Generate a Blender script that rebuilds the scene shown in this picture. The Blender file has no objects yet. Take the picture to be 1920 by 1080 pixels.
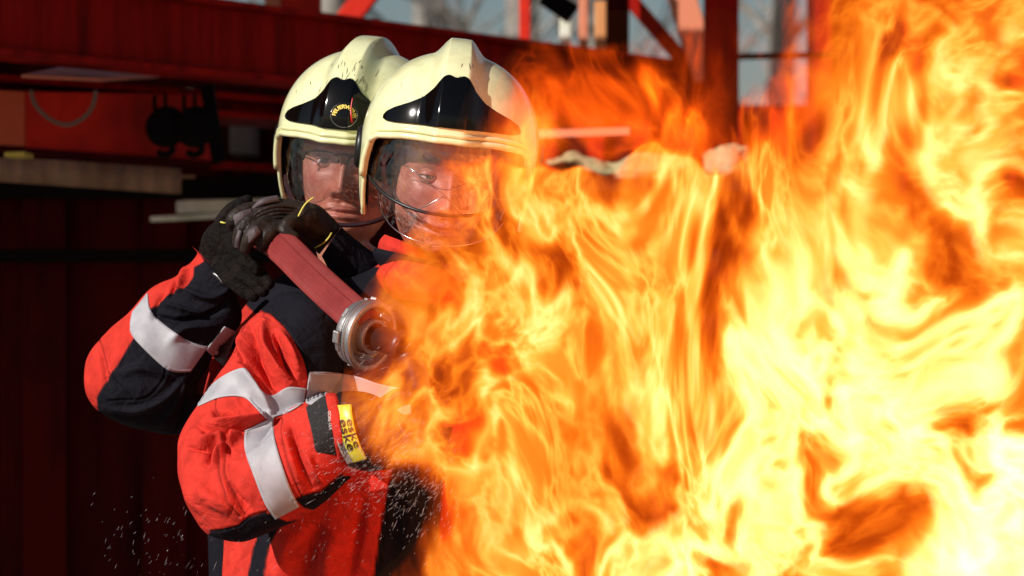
import bpy, bmesh, math, random
import numpy as np
from mathutils import Vector
from mathutils.bvhtree import BVHTree
random.seed(7); rng = np.random.default_rng(7)
PI = math.pi; R = math.radians
sc = bpy.context.scene
C = sc.collection

# ------------------------------------------------------------------ camera
CZ = 1.39
cam = bpy.data.cameras.new('camera'); camo = bpy.data.objects.new('camera', cam); C.objects.link(camo)
cam.lens = 100; cam.sensor_width = 36; cam.clip_end = 3000
camo.location = (0, 0, CZ); camo.rotation_euler = (PI/2, 0, 0); sc.camera = camo
cam.dof.use_dof = True; cam.dof.focus_distance = 4.62; cam.dof.aperture_fstop = 4.5
# ------------------------------------------------------------------ world, sun, exposure
SUN_EL, SUN_AZ = 30, -49          # azimuth: degrees left of straight behind the camera
world = bpy.data.worlds.new('World'); sc.world = world; world.use_nodes = True
wn = world.node_tree.nodes; wl = world.node_tree.links
sky = wn.new('ShaderNodeTexSky'); sky.sky_type = 'NISHITA'; sky.sun_disc = False
sky.sun_elevation = R(SUN_EL)
sdir = Vector((math.sin(R(SUN_AZ))*math.cos(R(SUN_EL)), -math.cos(R(SUN_AZ))*math.cos(R(SUN_EL)), math.sin(R(SUN_EL))))
sky.sun_rotation = math.atan2(sdir.x, sdir.y)
wl.new(sky.outputs[0], wn['Background'].inputs[0]); wn['Background'].inputs[1].default_value = 0.05
sl = bpy.data.lights.new('sun', 'SUN'); sl.energy = 5.0; sl.angle = R(0.53); sl.color = (1.0, 0.95, 0.88)
so = bpy.data.objects.new('sun', sl); C.objects.link(so); so.rotation_euler = sdir.to_track_quat('Z', 'Y').to_euler()
sc.view_settings.view_transform = 'Standard'; sc.view_settings.look = 'None'
sc.view_settings.exposure = 0.0; sc.view_settings.gamma = 1
sc.cycles.use_denoising = True
sc.cycles.max_bounces = 8; sc.cycles.diffuse_bounces = 3; sc.cycles.glossy_bounces = 3; sc.cycles.transparent_max_bounces = 40
sc.cycles.caustics_reflective = False; sc.cycles.caustics_refractive = False
sc.cycles.sample_clamp_indirect = 12

K = 0.36/1920
def P(px, py, d): return np.array(((px-960)*K*d, d, CZ+(540-py)*K*d))
def Pz(px, d, z): return np.array(((px-960)*K*d, d, z))
def to_px(V): return np.stack([V[:, 0]/(K*V[:, 1])+960, 540-(V[:, 2]-CZ)/(K*V[:, 1])], 1)

# ------------------------------------------------------------------ object helpers
ORG = {}
def empty(name, loc, label=None, cat=None, group=None, kind=None):
    o = bpy.data.objects.new(name, None); C.objects.link(o); o.location = loc; o.empty_display_size = .1
    ORG[o.name] = np.array(loc, float); tag(o, label, cat, group, kind); return o
def tag(o, label=None, cat=None, group=None, kind=None):
    if label: o['label'] = label
    if cat: o['category'] = cat
    if group: o['group'] = group
    if kind: o['kind'] = kind
    return o
def mk(name, V, F, mat, parent=None, smooth=True, col=None, loc=None):
    V = np.asarray(V, float)
    org = ORG[parent.name] if parent is not None else (np.array(loc, float) if loc is not None else V.mean(0)*np.array([1, 1, 0])+np.array([0, 0, V[:, 2].min()]))
    me = bpy.data.meshes.new(name); me.from_pydata((V-org).tolist(), [], F)
    me.materials.append(mat)
    if smooth: me.polygons.foreach_set('use_smooth', [True]*len(me.polygons))
    if col is not None:
        a = me.color_attributes.new('Col', 'FLOAT_COLOR', 'POINT')
        c4 = np.ones((len(V), 4), np.float32); c4[:, :3] = col; a.data.foreach_set('color', c4.ravel())
    me.update()
    o = bpy.data.objects.new(name, me); C.objects.link(o)
    if parent is not None: o.parent = parent
    else: o.location = org
    ORG[o.name] = org
    return o
class MB:
    def __init__(s): s.V = []; s.F = []; s.n = 0
    def add(s, V, F):
        s.V.append(np.asarray(V, float)); s.F += [tuple(i+s.n for i in f) for f in F]; s.n += len(V); return s
    def box(s, lo, hi, M=None):
        x0, y0, z0 = lo; x1, y1, z1 = hi
        V = np.array([(x0, y0, z0), (x1, y0, z0), (x1, y1, z0), (x0, y1, z0), (x0, y0, z1), (x1, y0, z1), (x1, y1, z1), (x0, y1, z1)], float)
        if M is not None: V = V@M[0].T+M[1]
        return s.add(V, [(0, 3, 2, 1), (4, 5, 6, 7), (0, 1, 5, 4), (1, 2, 6, 5), (2, 3, 7, 6), (3, 0, 4, 7)])
    def build(s, name, mat, parent=None, smooth=False, bevel=0, loc=None):
        o = mk(name, np.concatenate(s.V), s.F, mat, parent, smooth, loc=loc)
        if bevel:
            b = o.modifiers.new('b', 'BEVEL'); b.width = bevel; b.segments = 2; b.limit_method = 'ANGLE'
        return o
def cr(pts, n):
    pts = np.array(pts, float); t = np.linspace(0, len(pts)-1, n); i = np.clip(t.astype(int), 0, len(pts)-2); f = (t-i)[:, None]
    g = lambda k: pts[np.clip(k, 0, len(pts)-1)]
    p0, p1, p2, p3 = g(i-1), g(i), g(i+1), g(i+2)
    return .5*((2*p1)+(p2-p0)*f+(2*p0-5*p1+4*p2-p3)*f*f+(-p0+3*p1-3*p2+p3)*f**3)
def gridfaces(nu, nv, wrap=True, caps=True):
    F = []
    for i in range(nu-1):
        for j in range(nv if wrap else nv-1):
            k = (j+1) % nv; F.append((i*nv+j, i*nv+k, (i+1)*nv+k, (i+1)*nv+j))
    if caps and wrap: F.append(tuple(range(nv))[::-1]); F.append(tuple((nu-1)*nv+j for j in range(nv)))
    return F
def loft(ribs, nu, nv, pw=1.0):
    """ribs of (leftx, lefty, rightx, righty, depth, half thickness): closed body with those silhouettes"""
    Q = cr(ribs, nu); a = np.linspace(0, 2*PI, nv, endpoint=False)
    s = (1-np.cos(a))/2; sn = np.sign(np.sin(a))*np.abs(np.sin(a))**pw
    px = Q[:, 0:1]+(Q[:, 2:3]-Q[:, 0:1])*s; py = Q[:, 1:2]+(Q[:, 3:4]-Q[:, 1:2])*s
    d = Q[:, 4:5]-Q[:, 5:6]*sn
    V = np.stack([(px-960)*K*d, d, CZ+(540-py)*K*d], -1).reshape(-1, 3)
    return V, gridfaces(nu, nv)
def gnormals(V, nu, nv):
    G = V.reshape(nu, nv, 3)
    du = np.gradient(G, axis=0); dv = np.roll(G, -1, 1)-np.roll(G, 1, 1)
    n = np.cross(du, dv); n /= np.linalg.norm(n, axis=2, keepdims=True)+1e-9
    c = G.mean(1, keepdims=True)
    if ((G-c)*n).sum() < 0: n = -n
    return n.reshape(-1, 3)
def polydist(p, line):
    """distance, signed side and position along for each px point"""
    L = np.array(line, float); best = np.full(len(p), 1e9); side = np.zeros(len(p)); pos = np.zeros(len(p))
    seg = np.linalg.norm(np.diff(L, axis=0), axis=1); cum = np.r_[0, np.cumsum(seg)]; tot = cum[-1]
    for k in range(len(L)-1):
        a, b = L[k], L[k+1]; ab = b-a; t = np.clip(((p-a)@ab)/(ab@ab+1e-9), 0, 1); q = a+t[:, None]*ab; v = p-q
        dd = np.hypot(v[:, 0], v[:, 1]); m = dd < best; best[m] = dd[m]
        side[m] = np.sign(ab[0]*v[m, 1]-ab[1]*v[m, 0]); pos[m] = (cum[k]+t[m]*seg[k])/tot
    return best, side, pos
def inpoly(p, poly):
    x, y = p[:, 0], p[:, 1]; ins = np.zeros(len(p), bool); n = len(poly)
    for i in range(n):
        x1, y1 = poly[i]; x2, y2 = poly[(i+1) % n]
        c = ((y1 > y) != (y2 > y)) & (x < (x2-x1)*(y-y1)/((y2-y1) if y2 != y1 else 1e-9)+x1); ins ^= c
    return ins
def vnoise(p, s, seed=0):
    """smooth value noise on 3d points"""
    q = p*s+seed*17.3; i = np.floor(q).astype(int); f = q-i; f = f*f*(3-2*f); out = 0
    for dx in (0, 1):
        for dy in (0, 1):
            for dz in (0, 1):
                h = np.sin((i[:, 0]+dx)*127.1+(i[:, 1]+dy)*311.7+(i[:, 2]+dz)*74.7)*43758.5453; h = h-np.floor(h)
                w = (f[:, 0] if dx else 1-f[:, 0])*(f[:, 1] if dy else 1-f[:, 1])*(f[:, 2] if dz else 1-f[:, 2]); out = out+h*w
    return out*2-1
RED = np.array((.58, .036, .024)); NAVY = np.array((.008, .0075, .012)); SILV = np.array((.50, .50, .52)); BLACK = np.array((.006, .006, .007))
def cloth(name, ribs, nu, nv, mat, parent, folds=(), paint=(), base=RED, pw=1.0, noise=.004, seams=()):
    V, F = loft(ribs, nu, nv, pw); n = gnormals(V, nu, nv); p = to_px(V)
    front = np.clip(-n[:, 1], 0, 1)**.5
    disp = noise*vnoise(V, 14, 1)*.6+noise*.5*vnoise(V*np.array([1, 1, .6]), 34, 2)
    for f in folds:
        line, w1, w2, h = f; dd, sd, pos = polydist(p, cr(line, 24) if len(line) > 2 else line)
        w = np.where(sd > 0, w1, w2); taper = np.clip(np.sin(PI*np.clip(pos, 0.02, .98)), 0, 1)**.5
        disp = disp+h*.0028*np.exp(-(dd/(w*.85))**2)*taper*front
    for line in seams:
        dd, sd, pos = polydist(p, cr(line, 24) if len(line) > 2 else line)
        disp = disp-.0016*np.exp(-(dd/2.0)**2)*front+.0008*np.exp(-((dd-5)/3.0)**2)*front
    V2 = V+n*disp[:, None]
    col = np.tile(base, (len(V), 1)).astype(float)
    for poly, c in paint:
        dd, _, _ = polydist(p, list(poly)+[poly[0]]); w = np.clip(.5+np.where(inpoly(p, poly), 1, -1)*dd/2.4, 0, 1)[:, None]; col = col*(1-w)+np.asarray(c)*w
    for line in seams:
        dd, _, _ = polydist(p, cr(line, 24) if len(line) > 2 else line); k = np.exp(-(dd/1.6)**2)[:, None]*.6; col = col*(1-k)
    return mk(name, V2, F, mat, parent, col=col)
def frame_tube(path, rad, nv=20, caps=True):
    """path: n x 3 world points, rad: n radii"""
    path = np.array(path, float); n = len(path); T = np.gradient(path, axis=0); T /= np.linalg.norm(T, axis=1, keepdims=True)+1e-12
    u = np.cross(T[0], (0, 0, 1.)); u = np.cross(T[0], (0, 1., 0)) if np.linalg.norm(u) < .1 else u; V = []
    a = np.linspace(0, 2*PI, nv, endpoint=False); rad = np.broadcast_to(np.asarray(rad, float).reshape(-1), (n,)) if np.ndim(rad) <= 1 else rad
    for i in range(n):
        u = u-T[i]*(u@T[i]); u /= np.linalg.norm(u)+1e-12; w = np.cross(T[i], u)
        V.append(path[i]+rad[i]*(np.cos(a)[:, None]*u+np.sin(a)[:, None]*w))
    return np.concatenate(V), gridfaces(n, nv, True, caps)
def tube(pts, rad, n=40, nv=18):
    """pts: (px,py,d) control points, rad: radii in metres (list or number)"""
    Q = cr(pts, n); W = np.array([P(*q) for q in Q])
    r = cr([[x] for x in rad], n)[:, 0] if hasattr(rad, '__len__') else np.full(n, rad)
    r = r.copy(); r[0] *= .6; r[-1] *= .5
    return frame_tube(W, r, nv)
def finger(pts, rad, n=26):
    Q = cr(pts, n); W = np.array([P(*q) for q in Q]); r = cr([[x] for x in rad], n)[:, 0]
    t = np.linspace(0, 1, n); tip = np.sqrt(np.clip(1-((t-.86)/.14).clip(0, 1)**2, .02, 1)); r = r*tip
    for k in (.36, .66): r = r*(1+.07*np.exp(-((t-k)/.05)**2))
    return frame_tube(W, r, 16)
def lathe(prof, c, axis, n=64):
    """prof: (along, radius) pairs"""
    ax = np.array(axis, float); ax /= np.linalg.norm(ax); u = np.cross(ax, (0, 0, 1.)); u /= np.linalg.norm(u); w = np.cross(ax, u)
    a = np.linspace(0, 2*PI, n, endpoint=False)
    V = np.concatenate([np.array(c)+ax*s+r*(np.cos(a)[:, None]*u+np.sin(a)[:, None]*w) for s, r in prof])
    return V, gridfaces(len(prof), n)

# ------------------------------------------------------------------ materials
def nodes(name):
    m = bpy.data.materials.new(name); m.use_nodes = True; nt = m.node_tree; return m, nt, nt.nodes, nt.links, nt.nodes['Principled BSDF']
def mat(name, col, rough=.5, metal=0, bump=0, bscale=200, coat=0, spots=None, sscale=8, attr=False, sheen=0, spec=.5, stretch=(1, 1, 1), bdist=.001):
    m, nt, N, L, b = nodes(name)
    b.inputs['Base Color'].default_value = (*col, 1); b.inputs['Roughness'].default_value = rough; b.inputs['Metallic'].default_value = metal
    b.inputs['Coat Weight'].default_value = coat; b.inputs['Coat Roughness'].default_value = .05
    b.inputs['Sheen Weight'].default_value = sheen; b.inputs['Specular IOR Level'].default_value = spec
    tc = N.new('ShaderNodeTexCoord'); mp = N.new('ShaderNodeMapping'); mp.inputs['Scale'].default_value = stretch; L.new(tc.outputs['Object'], mp.inputs[0])
    src = None
    if attr:
        at = N.new('ShaderNodeAttribute'); at.attribute_name = 'Col'; src = at.outputs['Color']; L.new(src, b.inputs['Base Color'])
    if spots is not None:
        n1 = N.new('ShaderNodeTexNoise'); n1.inputs['Scale'].default_value = sscale; n1.inputs['Detail'].default_value = 6; n1.inputs['Roughness'].default_value = .65; L.new(mp.outputs[0], n1.inputs['Vector'])
        rp = N.new('ShaderNodeMapRange'); rp.inputs[1].default_value = .42; rp.inputs[2].default_value = .68; L.new(n1.outputs[0], rp.inputs[0])
        mx = N.new('ShaderNodeMix'); mx.data_type = 'RGBA'; L.new(rp.outputs[0], mx.inputs[0])
        if src is not None:
            mx.blend_type = 'MULTIPLY'; L.new(src, mx.inputs[6])
        else: mx.inputs[6].default_value = (*col, 1)
        mx.inputs[7].default_value = (*spots, 1); L.new(mx.outputs[2], b.inputs['Base Color'])
    if bump:
        n2 = N.new('ShaderNodeTexNoise'); n2.inputs['Scale'].default_value = bscale; n2.inputs['Detail'].default_value = 4; L.new(mp.outputs[0], n2.inputs['Vector'])
        bp = N.new('ShaderNodeBump'); bp.inputs['Strength'].default_value = bump; bp.inputs['Distance'].default_value = bdist; L.new(n2.outputs[0], bp.inputs['Height']); L.new(bp.outputs[0], b.inputs['Normal'])
    return m
def fabric(name):
    m, nt, N, L, b = nodes(name)
    at = N.new('ShaderNodeAttribute'); at.attribute_name = 'Col'; b.inputs['Roughness'].default_value = .85; b.inputs['Specular IOR Level'].default_value = .12
    tc = N.new('ShaderNodeTexCoord'); n0 = N.new('ShaderNodeTexNoise'); n0.inputs['Scale'].default_value = 45; n0.inputs['Detail'].default_value = 5; L.new(tc.outputs['Object'], n0.inputs['Vector'])
    mr = N.new('ShaderNodeMapRange'); mr.inputs[1].default_value = .3; mr.inputs[2].default_value = .7; mr.inputs[3].default_value = .8; mr.inputs[4].default_value = 1.12; L.new(n0.outputs[0], mr.inputs[0])
    mx = N.new('ShaderNodeVectorMath'); mx.operation = 'SCALE'; L.new(at.outputs['Color'], mx.inputs[0]); L.new(mr.outputs[0], mx.inputs['Scale']); L.new(mx.outputs[0], b.inputs['Base Color'])
    w1 = N.new('ShaderNodeTexNoise'); w1.inputs['Scale'].default_value = 900; w1.inputs['Detail'].default_value = 1; L.new(tc.outputs['Object'], w1.inputs['Vector'])
    w2 = N.new('ShaderNodeTexNoise'); w2.inputs['Scale'].default_value = 22; w2.inputs['Detail'].default_value = 5; w2.inputs['Distortion'].default_value = 1.6; L.new(tc.outputs['Object'], w2.inputs['Vector'])
    b1 = N.new('ShaderNodeBump'); b1.inputs['Strength'].default_value = .35; b1.inputs['Distance'].default_value = .0006; L.new(w1.outputs[0], b1.inputs['Height'])
    b2 = N.new('ShaderNodeBump'); b2.inputs['Strength'].default_value = .75; b2.inputs['Distance'].default_value = .010; L.new(w2.outputs[0], b2.inputs['Height']); L.new(b1.outputs[0], b2.inputs['Normal']); L.new(b2.outputs[0], b.inputs['Normal'])
    return m
def clearmat(name, tint=(.85, .82, .84), rough=.03, f0=.06, blend=.5, smudge=.0):
    m, nt, N, L, b = nodes(name); N.remove(b)
    tr = N.new('ShaderNodeBsdfTransparent'); tr.inputs[0].default_value = (*tint, 1)
    gl = N.new('ShaderNodeBsdfGlossy'); gl.inputs['Roughness'].default_value = rough; gl.inputs[0].default_value = (1, 1, 1, 1)
    t0 = N.new('ShaderNodeTexCoord'); z0 = N.new('ShaderNodeTexNoise'); z0.inputs['Scale'].default_value = 16; z0.inputs['Detail'].default_value = 2; z0.inputs['Distortion'].default_value = 1.5; L.new(t0.outputs['Object'], z0.inputs['Vector'])
    bp = N.new('ShaderNodeBump'); bp.inputs['Strength'].default_value = .6; bp.inputs['Distance'].default_value = .006; L.new(z0.outputs[0], bp.inputs['Height']); L.new(bp.outputs[0], gl.inputs['Normal'])
    # Schlick reflectance, the same from both sides of the thin sheet
    ge = N.new('ShaderNodeNewGeometry'); dt = N.new('ShaderNodeVectorMath'); dt.operation = 'DOT_PRODUCT'; L.new(ge.outputs['Normal'], dt.inputs[0]); L.new(ge.outputs['Incoming'], dt.inputs[1])
    def mm(op, a, b):
        q = N.new('ShaderNodeMath'); q.operation = op
        for i, x in enumerate((a, b)):
            if isinstance(x, (int, float)): q.inputs[i].default_value = x
            elif x is not None: L.new(x, q.inputs[i])
        return q.outputs[0]
    fr = mm('ADD', mm('MULTIPLY', mm('POWER', mm('SUBTRACT', 1.0, mm('ABSOLUTE', dt.outputs['Value'], None)), 5.0), .85), f0)
    ms = N.new('ShaderNodeMixShader'); L.new(tr.outputs[0], ms.inputs[1]); L.new(gl.outputs[0], ms.inputs[2])
    tc = N.new('ShaderNodeTexCoord'); nz = N.new('ShaderNodeTexNoise'); nz.inputs['Scale'].default_value = 90; nz.inputs['Detail'].default_value = 5; L.new(tc.outputs['Object'], nz.inputs['Vector'])
    L.new(fr, ms.inputs[0])
    last = ms
    if smudge:
        df = N.new('ShaderNodeBsdfDiffuse'); df.inputs[0].default_value = (.8, .8, .85, 1)
        m2 = N.new('ShaderNodeMixShader'); mr = N.new('ShaderNodeMapRange'); mr.inputs[1].default_value = .55; mr.inputs[2].default_value = .75; mr.inputs[4].default_value = smudge; L.new(nz.outputs[0], mr.inputs[0])
        L.new(mr.outputs[0], m2.inputs[0]); L.new(ms.outputs[0], m2.inputs[1]); L.new(df.outputs[0], m2.inputs[2]); last = m2
    L.new(last.outputs[0], N['Material Output'].inputs['Surface'])
    return m
M_CLOTH = fabric('turnout cloth')
def tape(name):
    m, nt, N, L, b = nodes(name); b.inputs['Roughness'].default_value = .6; b.inputs['Metallic'].default_value = 0
    tc = N.new('ShaderNodeTexCoord'); n0 = N.new('ShaderNodeTexNoise'); n0.inputs['Scale'].default_value = 30; n0.inputs['Detail'].default_value = 5; L.new(tc.outputs['Object'], n0.inputs['Vector'])
    rp = N.new('ShaderNodeValToRGB'); rp.color_ramp.elements[0].position = .3; rp.color_ramp.elements[0].color = (.30, .29, .32, 1); rp.color_ramp.elements[1].position = .6; rp.color_ramp.elements[1].color = (.40, .39, .42, 1); L.new(n0.outputs[0], rp.inputs[0]); L.new(rp.outputs[0], b.inputs['Base Color'])
    b2 = N.new('ShaderNodeBump'); b2.inputs['Strength'].default_value = .3; b2.inputs['Distance'].default_value = .002; L.new(n0.outputs[0], b2.inputs['Height']); L.new(b2.outputs[0], b.inputs['Normal'])
    return m
M_TAPE = tape('reflective tape')
M_THREAD = mat('thread', (.75, .74, .74), .7)
M_SHELL = mat('helmet shell', (.80, .80, .47), .28, coat=.7, spots=(.68, .66, .36), sscale=22, bump=.03, bscale=30, bdist=.002)
M_SCUFF = mat('scuff', (.05, .045, .03), .6)
M_GLOSSB = mat('black gloss plastic', (.002, .002, .002), .10, spec=.35)
M_BLACKP = mat('black rubber', (.008, .008, .008), .38, bump=.1, bscale=300)
M_LINER = mat('helmet liner', (.006, .005, .005), .8)
M_VISOR = clearmat('visor clear', (.94, .90, .91), .03, f0=.09, smudge=.03)
M_SHIELD = clearmat('shield clear', (.9, .88, .9), .03, smudge=.22)
M_RIM = mat('visor rim', (.03, .012, .016), .15, coat=.6)
M_EDGE = mat('shield edge', (.55, .52, .52), .16, metal=1)
M_SKIN = mat('skin', (.6, .3, .2), .42, attr=True, spots=(.78, .58, .55), sscale=45, bump=.5, bscale=330, bdist=.0012)
M_SKIN.node_tree.nodes['Principled BSDF'].inputs['Subsurface Weight'].default_value = .08
M_SKIN.node_tree.nodes['Principled BSDF'].inputs['Subsurface Radius'].default_value = (.01, .004, .002)
M_EYE = mat('eye', (.6, .6, .6), .08, attr=True, coat=1)
M_HAIR = mat('hair', (.02, .012, .008), .6, bump=.6, bscale=300, stretch=(1, 1, .2))
M_LEATHER = mat('glove leather', (.014, .008, .006), .55, bump=1, bscale=55, spots=(.034, .022, .017), sscale=25, bdist=.006, spec=.3)
M_FUR = mat('worn black glove', (.004, .003, .003), .85, bump=1, bscale=90, spots=(.014, .009, .007), sscale=40, bdist=.008, spec=.15)
M_FGLOVE = mat('black glove', (.006, .004, .0035), .5, bump=1, bscale=60, spots=(.012, .008, .007), sscale=25, bdist=.005, spec=.3)
M_PAD = mat('glove pad', (.075, .055, .06), .55, bump=.6, bscale=500, bdist=.002)
M_PIPE = mat('yellow piping', (.75, .68, .12), .5)
M_KNIT = mat('knit cuff', (.010, .010, .011), .9, bump=1, bscale=380, spots=(.035, .034, .036), sscale=300, bdist=.003)
M_METAL = mat('cast aluminium', (.33, .32, .32), .48, metal=.85, bump=.5, bscale=260, spots=(.34, .33, .33), sscale=160, bdist=.0012)
M_DMETAL = mat('dark metal', (.12, .06, .045), .35, metal=.6)
M_YEL = mat('label yellow', (.72, .64, .03), .35, spots=(.55, .48, .03), sscale=60)
M_GREY = mat('label grey', (.33, .28, .26), .5)
M_INK = mat('ink black', (.01, .01, .01), .5)
M_INKW = mat('ink white', (.75, .75, .75), .5)
M_INKY = mat('ink yellow', (.85, .62, .08), .5)
M_LENS = clearmat('lens', (.96, .95, .95), .01)
# steel and setting
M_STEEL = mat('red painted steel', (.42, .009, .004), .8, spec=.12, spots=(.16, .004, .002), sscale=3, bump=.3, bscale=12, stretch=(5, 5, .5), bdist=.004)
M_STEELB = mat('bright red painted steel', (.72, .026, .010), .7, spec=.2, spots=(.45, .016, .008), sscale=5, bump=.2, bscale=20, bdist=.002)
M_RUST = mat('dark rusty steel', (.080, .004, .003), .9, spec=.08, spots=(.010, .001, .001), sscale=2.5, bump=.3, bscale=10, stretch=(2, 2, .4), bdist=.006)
M_PALE = mat('sunlit red steel', (.80, .26, .14), .6, spots=(.62, .24, .14), sscale=6)  # red steel with the sunlight put into its colour
M_CREAM = mat('cream paint', (.48, .40, .20), .7, spots=(.22, .16, .07), sscale=14, bump=.8, bscale=25, bdist=.01)
M_CORR = mat('corrugated sheet', (.42, .26, .16), .7, spec=.1, spots=(.22, .12, .07), sscale=5)
M_WHITE = mat('white plank', (.88, .86, .74), .6, spots=(.5, .55, .3), sscale=5)
M_BLK = mat('black iron', (.004, .003, .003), .8, spec=.1)
M_ROPE = mat('cable', (.16, .10, .07), .6)
M_CONC = mat('concrete', (.22, .20, .18), .9, spots=(.14, .13, .12), sscale=.8, bump=.4, bscale=8, bdist=.01)
M_BARK = mat('bark', (.20, .17, .14), .9, spots=(.38, .36, .33), sscale=4, bump=.5, bscale=20, stretch=(1, 1, .3), bdist=.02)
M_LEAF = mat('leaves', (.30, .30, .06), .6, spots=(.45, .38, .05), sscale=8)
M_WATER = mat('water drops', (.42, .40, .42), .1, spec=1)

# ------------------------------------------------------------------ helmets and heads
def rot(yaw, pitch, roll):
    y, p, r = R(yaw), R(pitch), R(roll)
    Rp = np.array([[1, 0, 0], [0, math.cos(p), -math.sin(p)], [0, math.sin(p), math.cos(p)]])
    Ry = np.array([[math.cos(y), -math.sin(y), 0], [math.sin(y), math.cos(y), 0], [0, 0, 1]])
    Rr = np.array([[math.cos(r), 0, math.sin(r)], [0, 1, 0], [-math.sin(r), 0, math.cos(r)]])
    return Rr@Ry@Rp
HA, HF, HB, HC, HC2, HZ = .147, .150, .172, .160, .260, .040
def shell_r(D):
    """radius of the helmet shell along unit directions D, measured from (0,0,HZ)"""
    x, y, z = D[:, 0], D[:, 1], D[:, 2]
    b = np.where(y < 0, HF, HB); c = np.where(z > 0, HC, HC2); e = 2.15
    r = ((np.abs(x)/HA)**e+(np.abs(y)/b)**e+(np.abs(z)/c)**e)**(-1/e)
    X = x*r                                            # crest along the middle
    wd = .029+.010*np.clip((-y-.2), 0, 1)
    hgt = .024*np.clip((z+.35)/.75, 0, 1)**.8*np.clip((z+.1)/.25, 0, 1)
    u = np.abs(X)/(wd*1.55); prof = np.clip(1-u, 0, 1); prof = prof*prof*(3-2*prof)
    prof = np.minimum(prof*1.35, 1); prof = prof-.12*np.clip(prof-.7, 0, 1)
    return r+hgt*prof
def zb(th, front=.070):
    a = np.abs(np.degrees(th)); x = [0, 30, 50, 58, 64, 69, 74, 79, 84, 90, 100, 115, 140, 180]
    z = [front, front-.003, front-.010, front-.020, front-.055, -.030, -.066, -.080, -.078, -.060, -.035, -.030, -.050, -.055]
    return np.interp(a, x, z)
def helmet_pts(nt=300, nz=90, k=1.0, up=0.0):
    th = np.linspace(-PI, PI, nt, endpoint=False)
    # elevation at the lower edge of each column
    z0 = zb(th)+up
    G = np.zeros((nz, nt, 3))
    el0 = np.arctan2(z0-HZ, .145)
    for it in range(6):
        D = np.stack([np.sin(th)*np.cos(el0), -np.cos(th)*np.cos(el0), np.sin(el0)], 1); r = shell_r(D)*k
        el0 = np.arcsin(np.clip((z0-HZ)/r, -.95, .95))
    for i in range(nz):
        t = i/(nz-1); el = el0+(PI/2*.999-el0)*t
        D = np.stack([np.sin(th)*np.cos(el), -np.cos(th)*np.cos(el), np.sin(el)], 1)
        G[i] = D*(shell_r(D)*k)[:, None]+np.array([0, 0, HZ])
    return G
def on_shell(x, z, off):
    """front surface point of the shell at local x, z"""
    x = np.asarray(x, float); z = np.asarray(z, float); lo = np.zeros(len(x)); hi = np.full(len(x), .3)
    for _ in range(34):
        m = (lo+hi)/2; p = np.stack([x, -m, z-HZ], 1); l = np.linalg.norm(p, axis=1); ins = l < shell_r(p/l[:, None])+off
        lo = np.where(ins, m, lo); hi = np.where(ins, hi, m)
    return np.stack([x, -lo, z], 1)
def patch(cols, bot, top, nx, nz, off, thick):
    """closed plate lying on the shell; cols/bot/top: control polylines over x"""
    xs = np.linspace(cols[0], cols[-1], nx); b = np.interp(xs, cols, bot); t = np.interp(xs, cols, top)
    w = np.array([.25, .5, .25])
    for _ in range(3): b[1:-1] = np.convolve(b, w, 'valid'); t[1:-1] = np.convolve(t, w, 'valid')
    X = np.repeat(xs, nz); Z = (b[:, None]+(t-b)[:, None]*np.linspace(0, 1, nz)).ravel()
    A = on_shell(X, Z, off); B = on_shell(X, Z, off-thick); V = np.concatenate([A, B]); n = nx*nz; F = []
    for i in range(nx-1):
        for j in range(nz-1):
            a = i*nz+j; F.append((a, a+nz, a+nz+1, a+1)); F.append((n+a, n+a+1, n+a+nz+1, n+a+nz))
    ring = [i*nz for i in range(nx)]+[(nx-1)*nz+j for j in range(1, nz)]+[i*nz+nz-1 for i in range(nx-2, -1, -1)]+[j for j in range(nz-2, 0, -1)]
    for k in range(len(ring)):
        a, b_ = ring[k], ring[(k+1) % len(ring)]; F.append((a, n+a, n+b_, b_))
    return V, F
def visor_surf(thmax, top, bfun, a0, a1, f0, f1, nt=90, nz=30):
    th = np.linspace(-thmax, thmax, nt); V = []
    for t in th:
        zt = top; zl = bfun(t)
        for k in np.linspace(0, 1, nz):
            z = zt+(zl-zt)*k; q = np.clip((top-z)/.18, 0, 1); bul = 1+.05*math.sin(PI*min(q*1.1, 1))
            V.append((math.sin(t)*(a0+(a1-a0)*q**1.6)*bul, -math.cos(t)*(f0+(f1-f0)*q**1.6)*bul, z))
    return np.array(V), gridfaces(nt, nz, wrap=False, caps=False)
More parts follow.
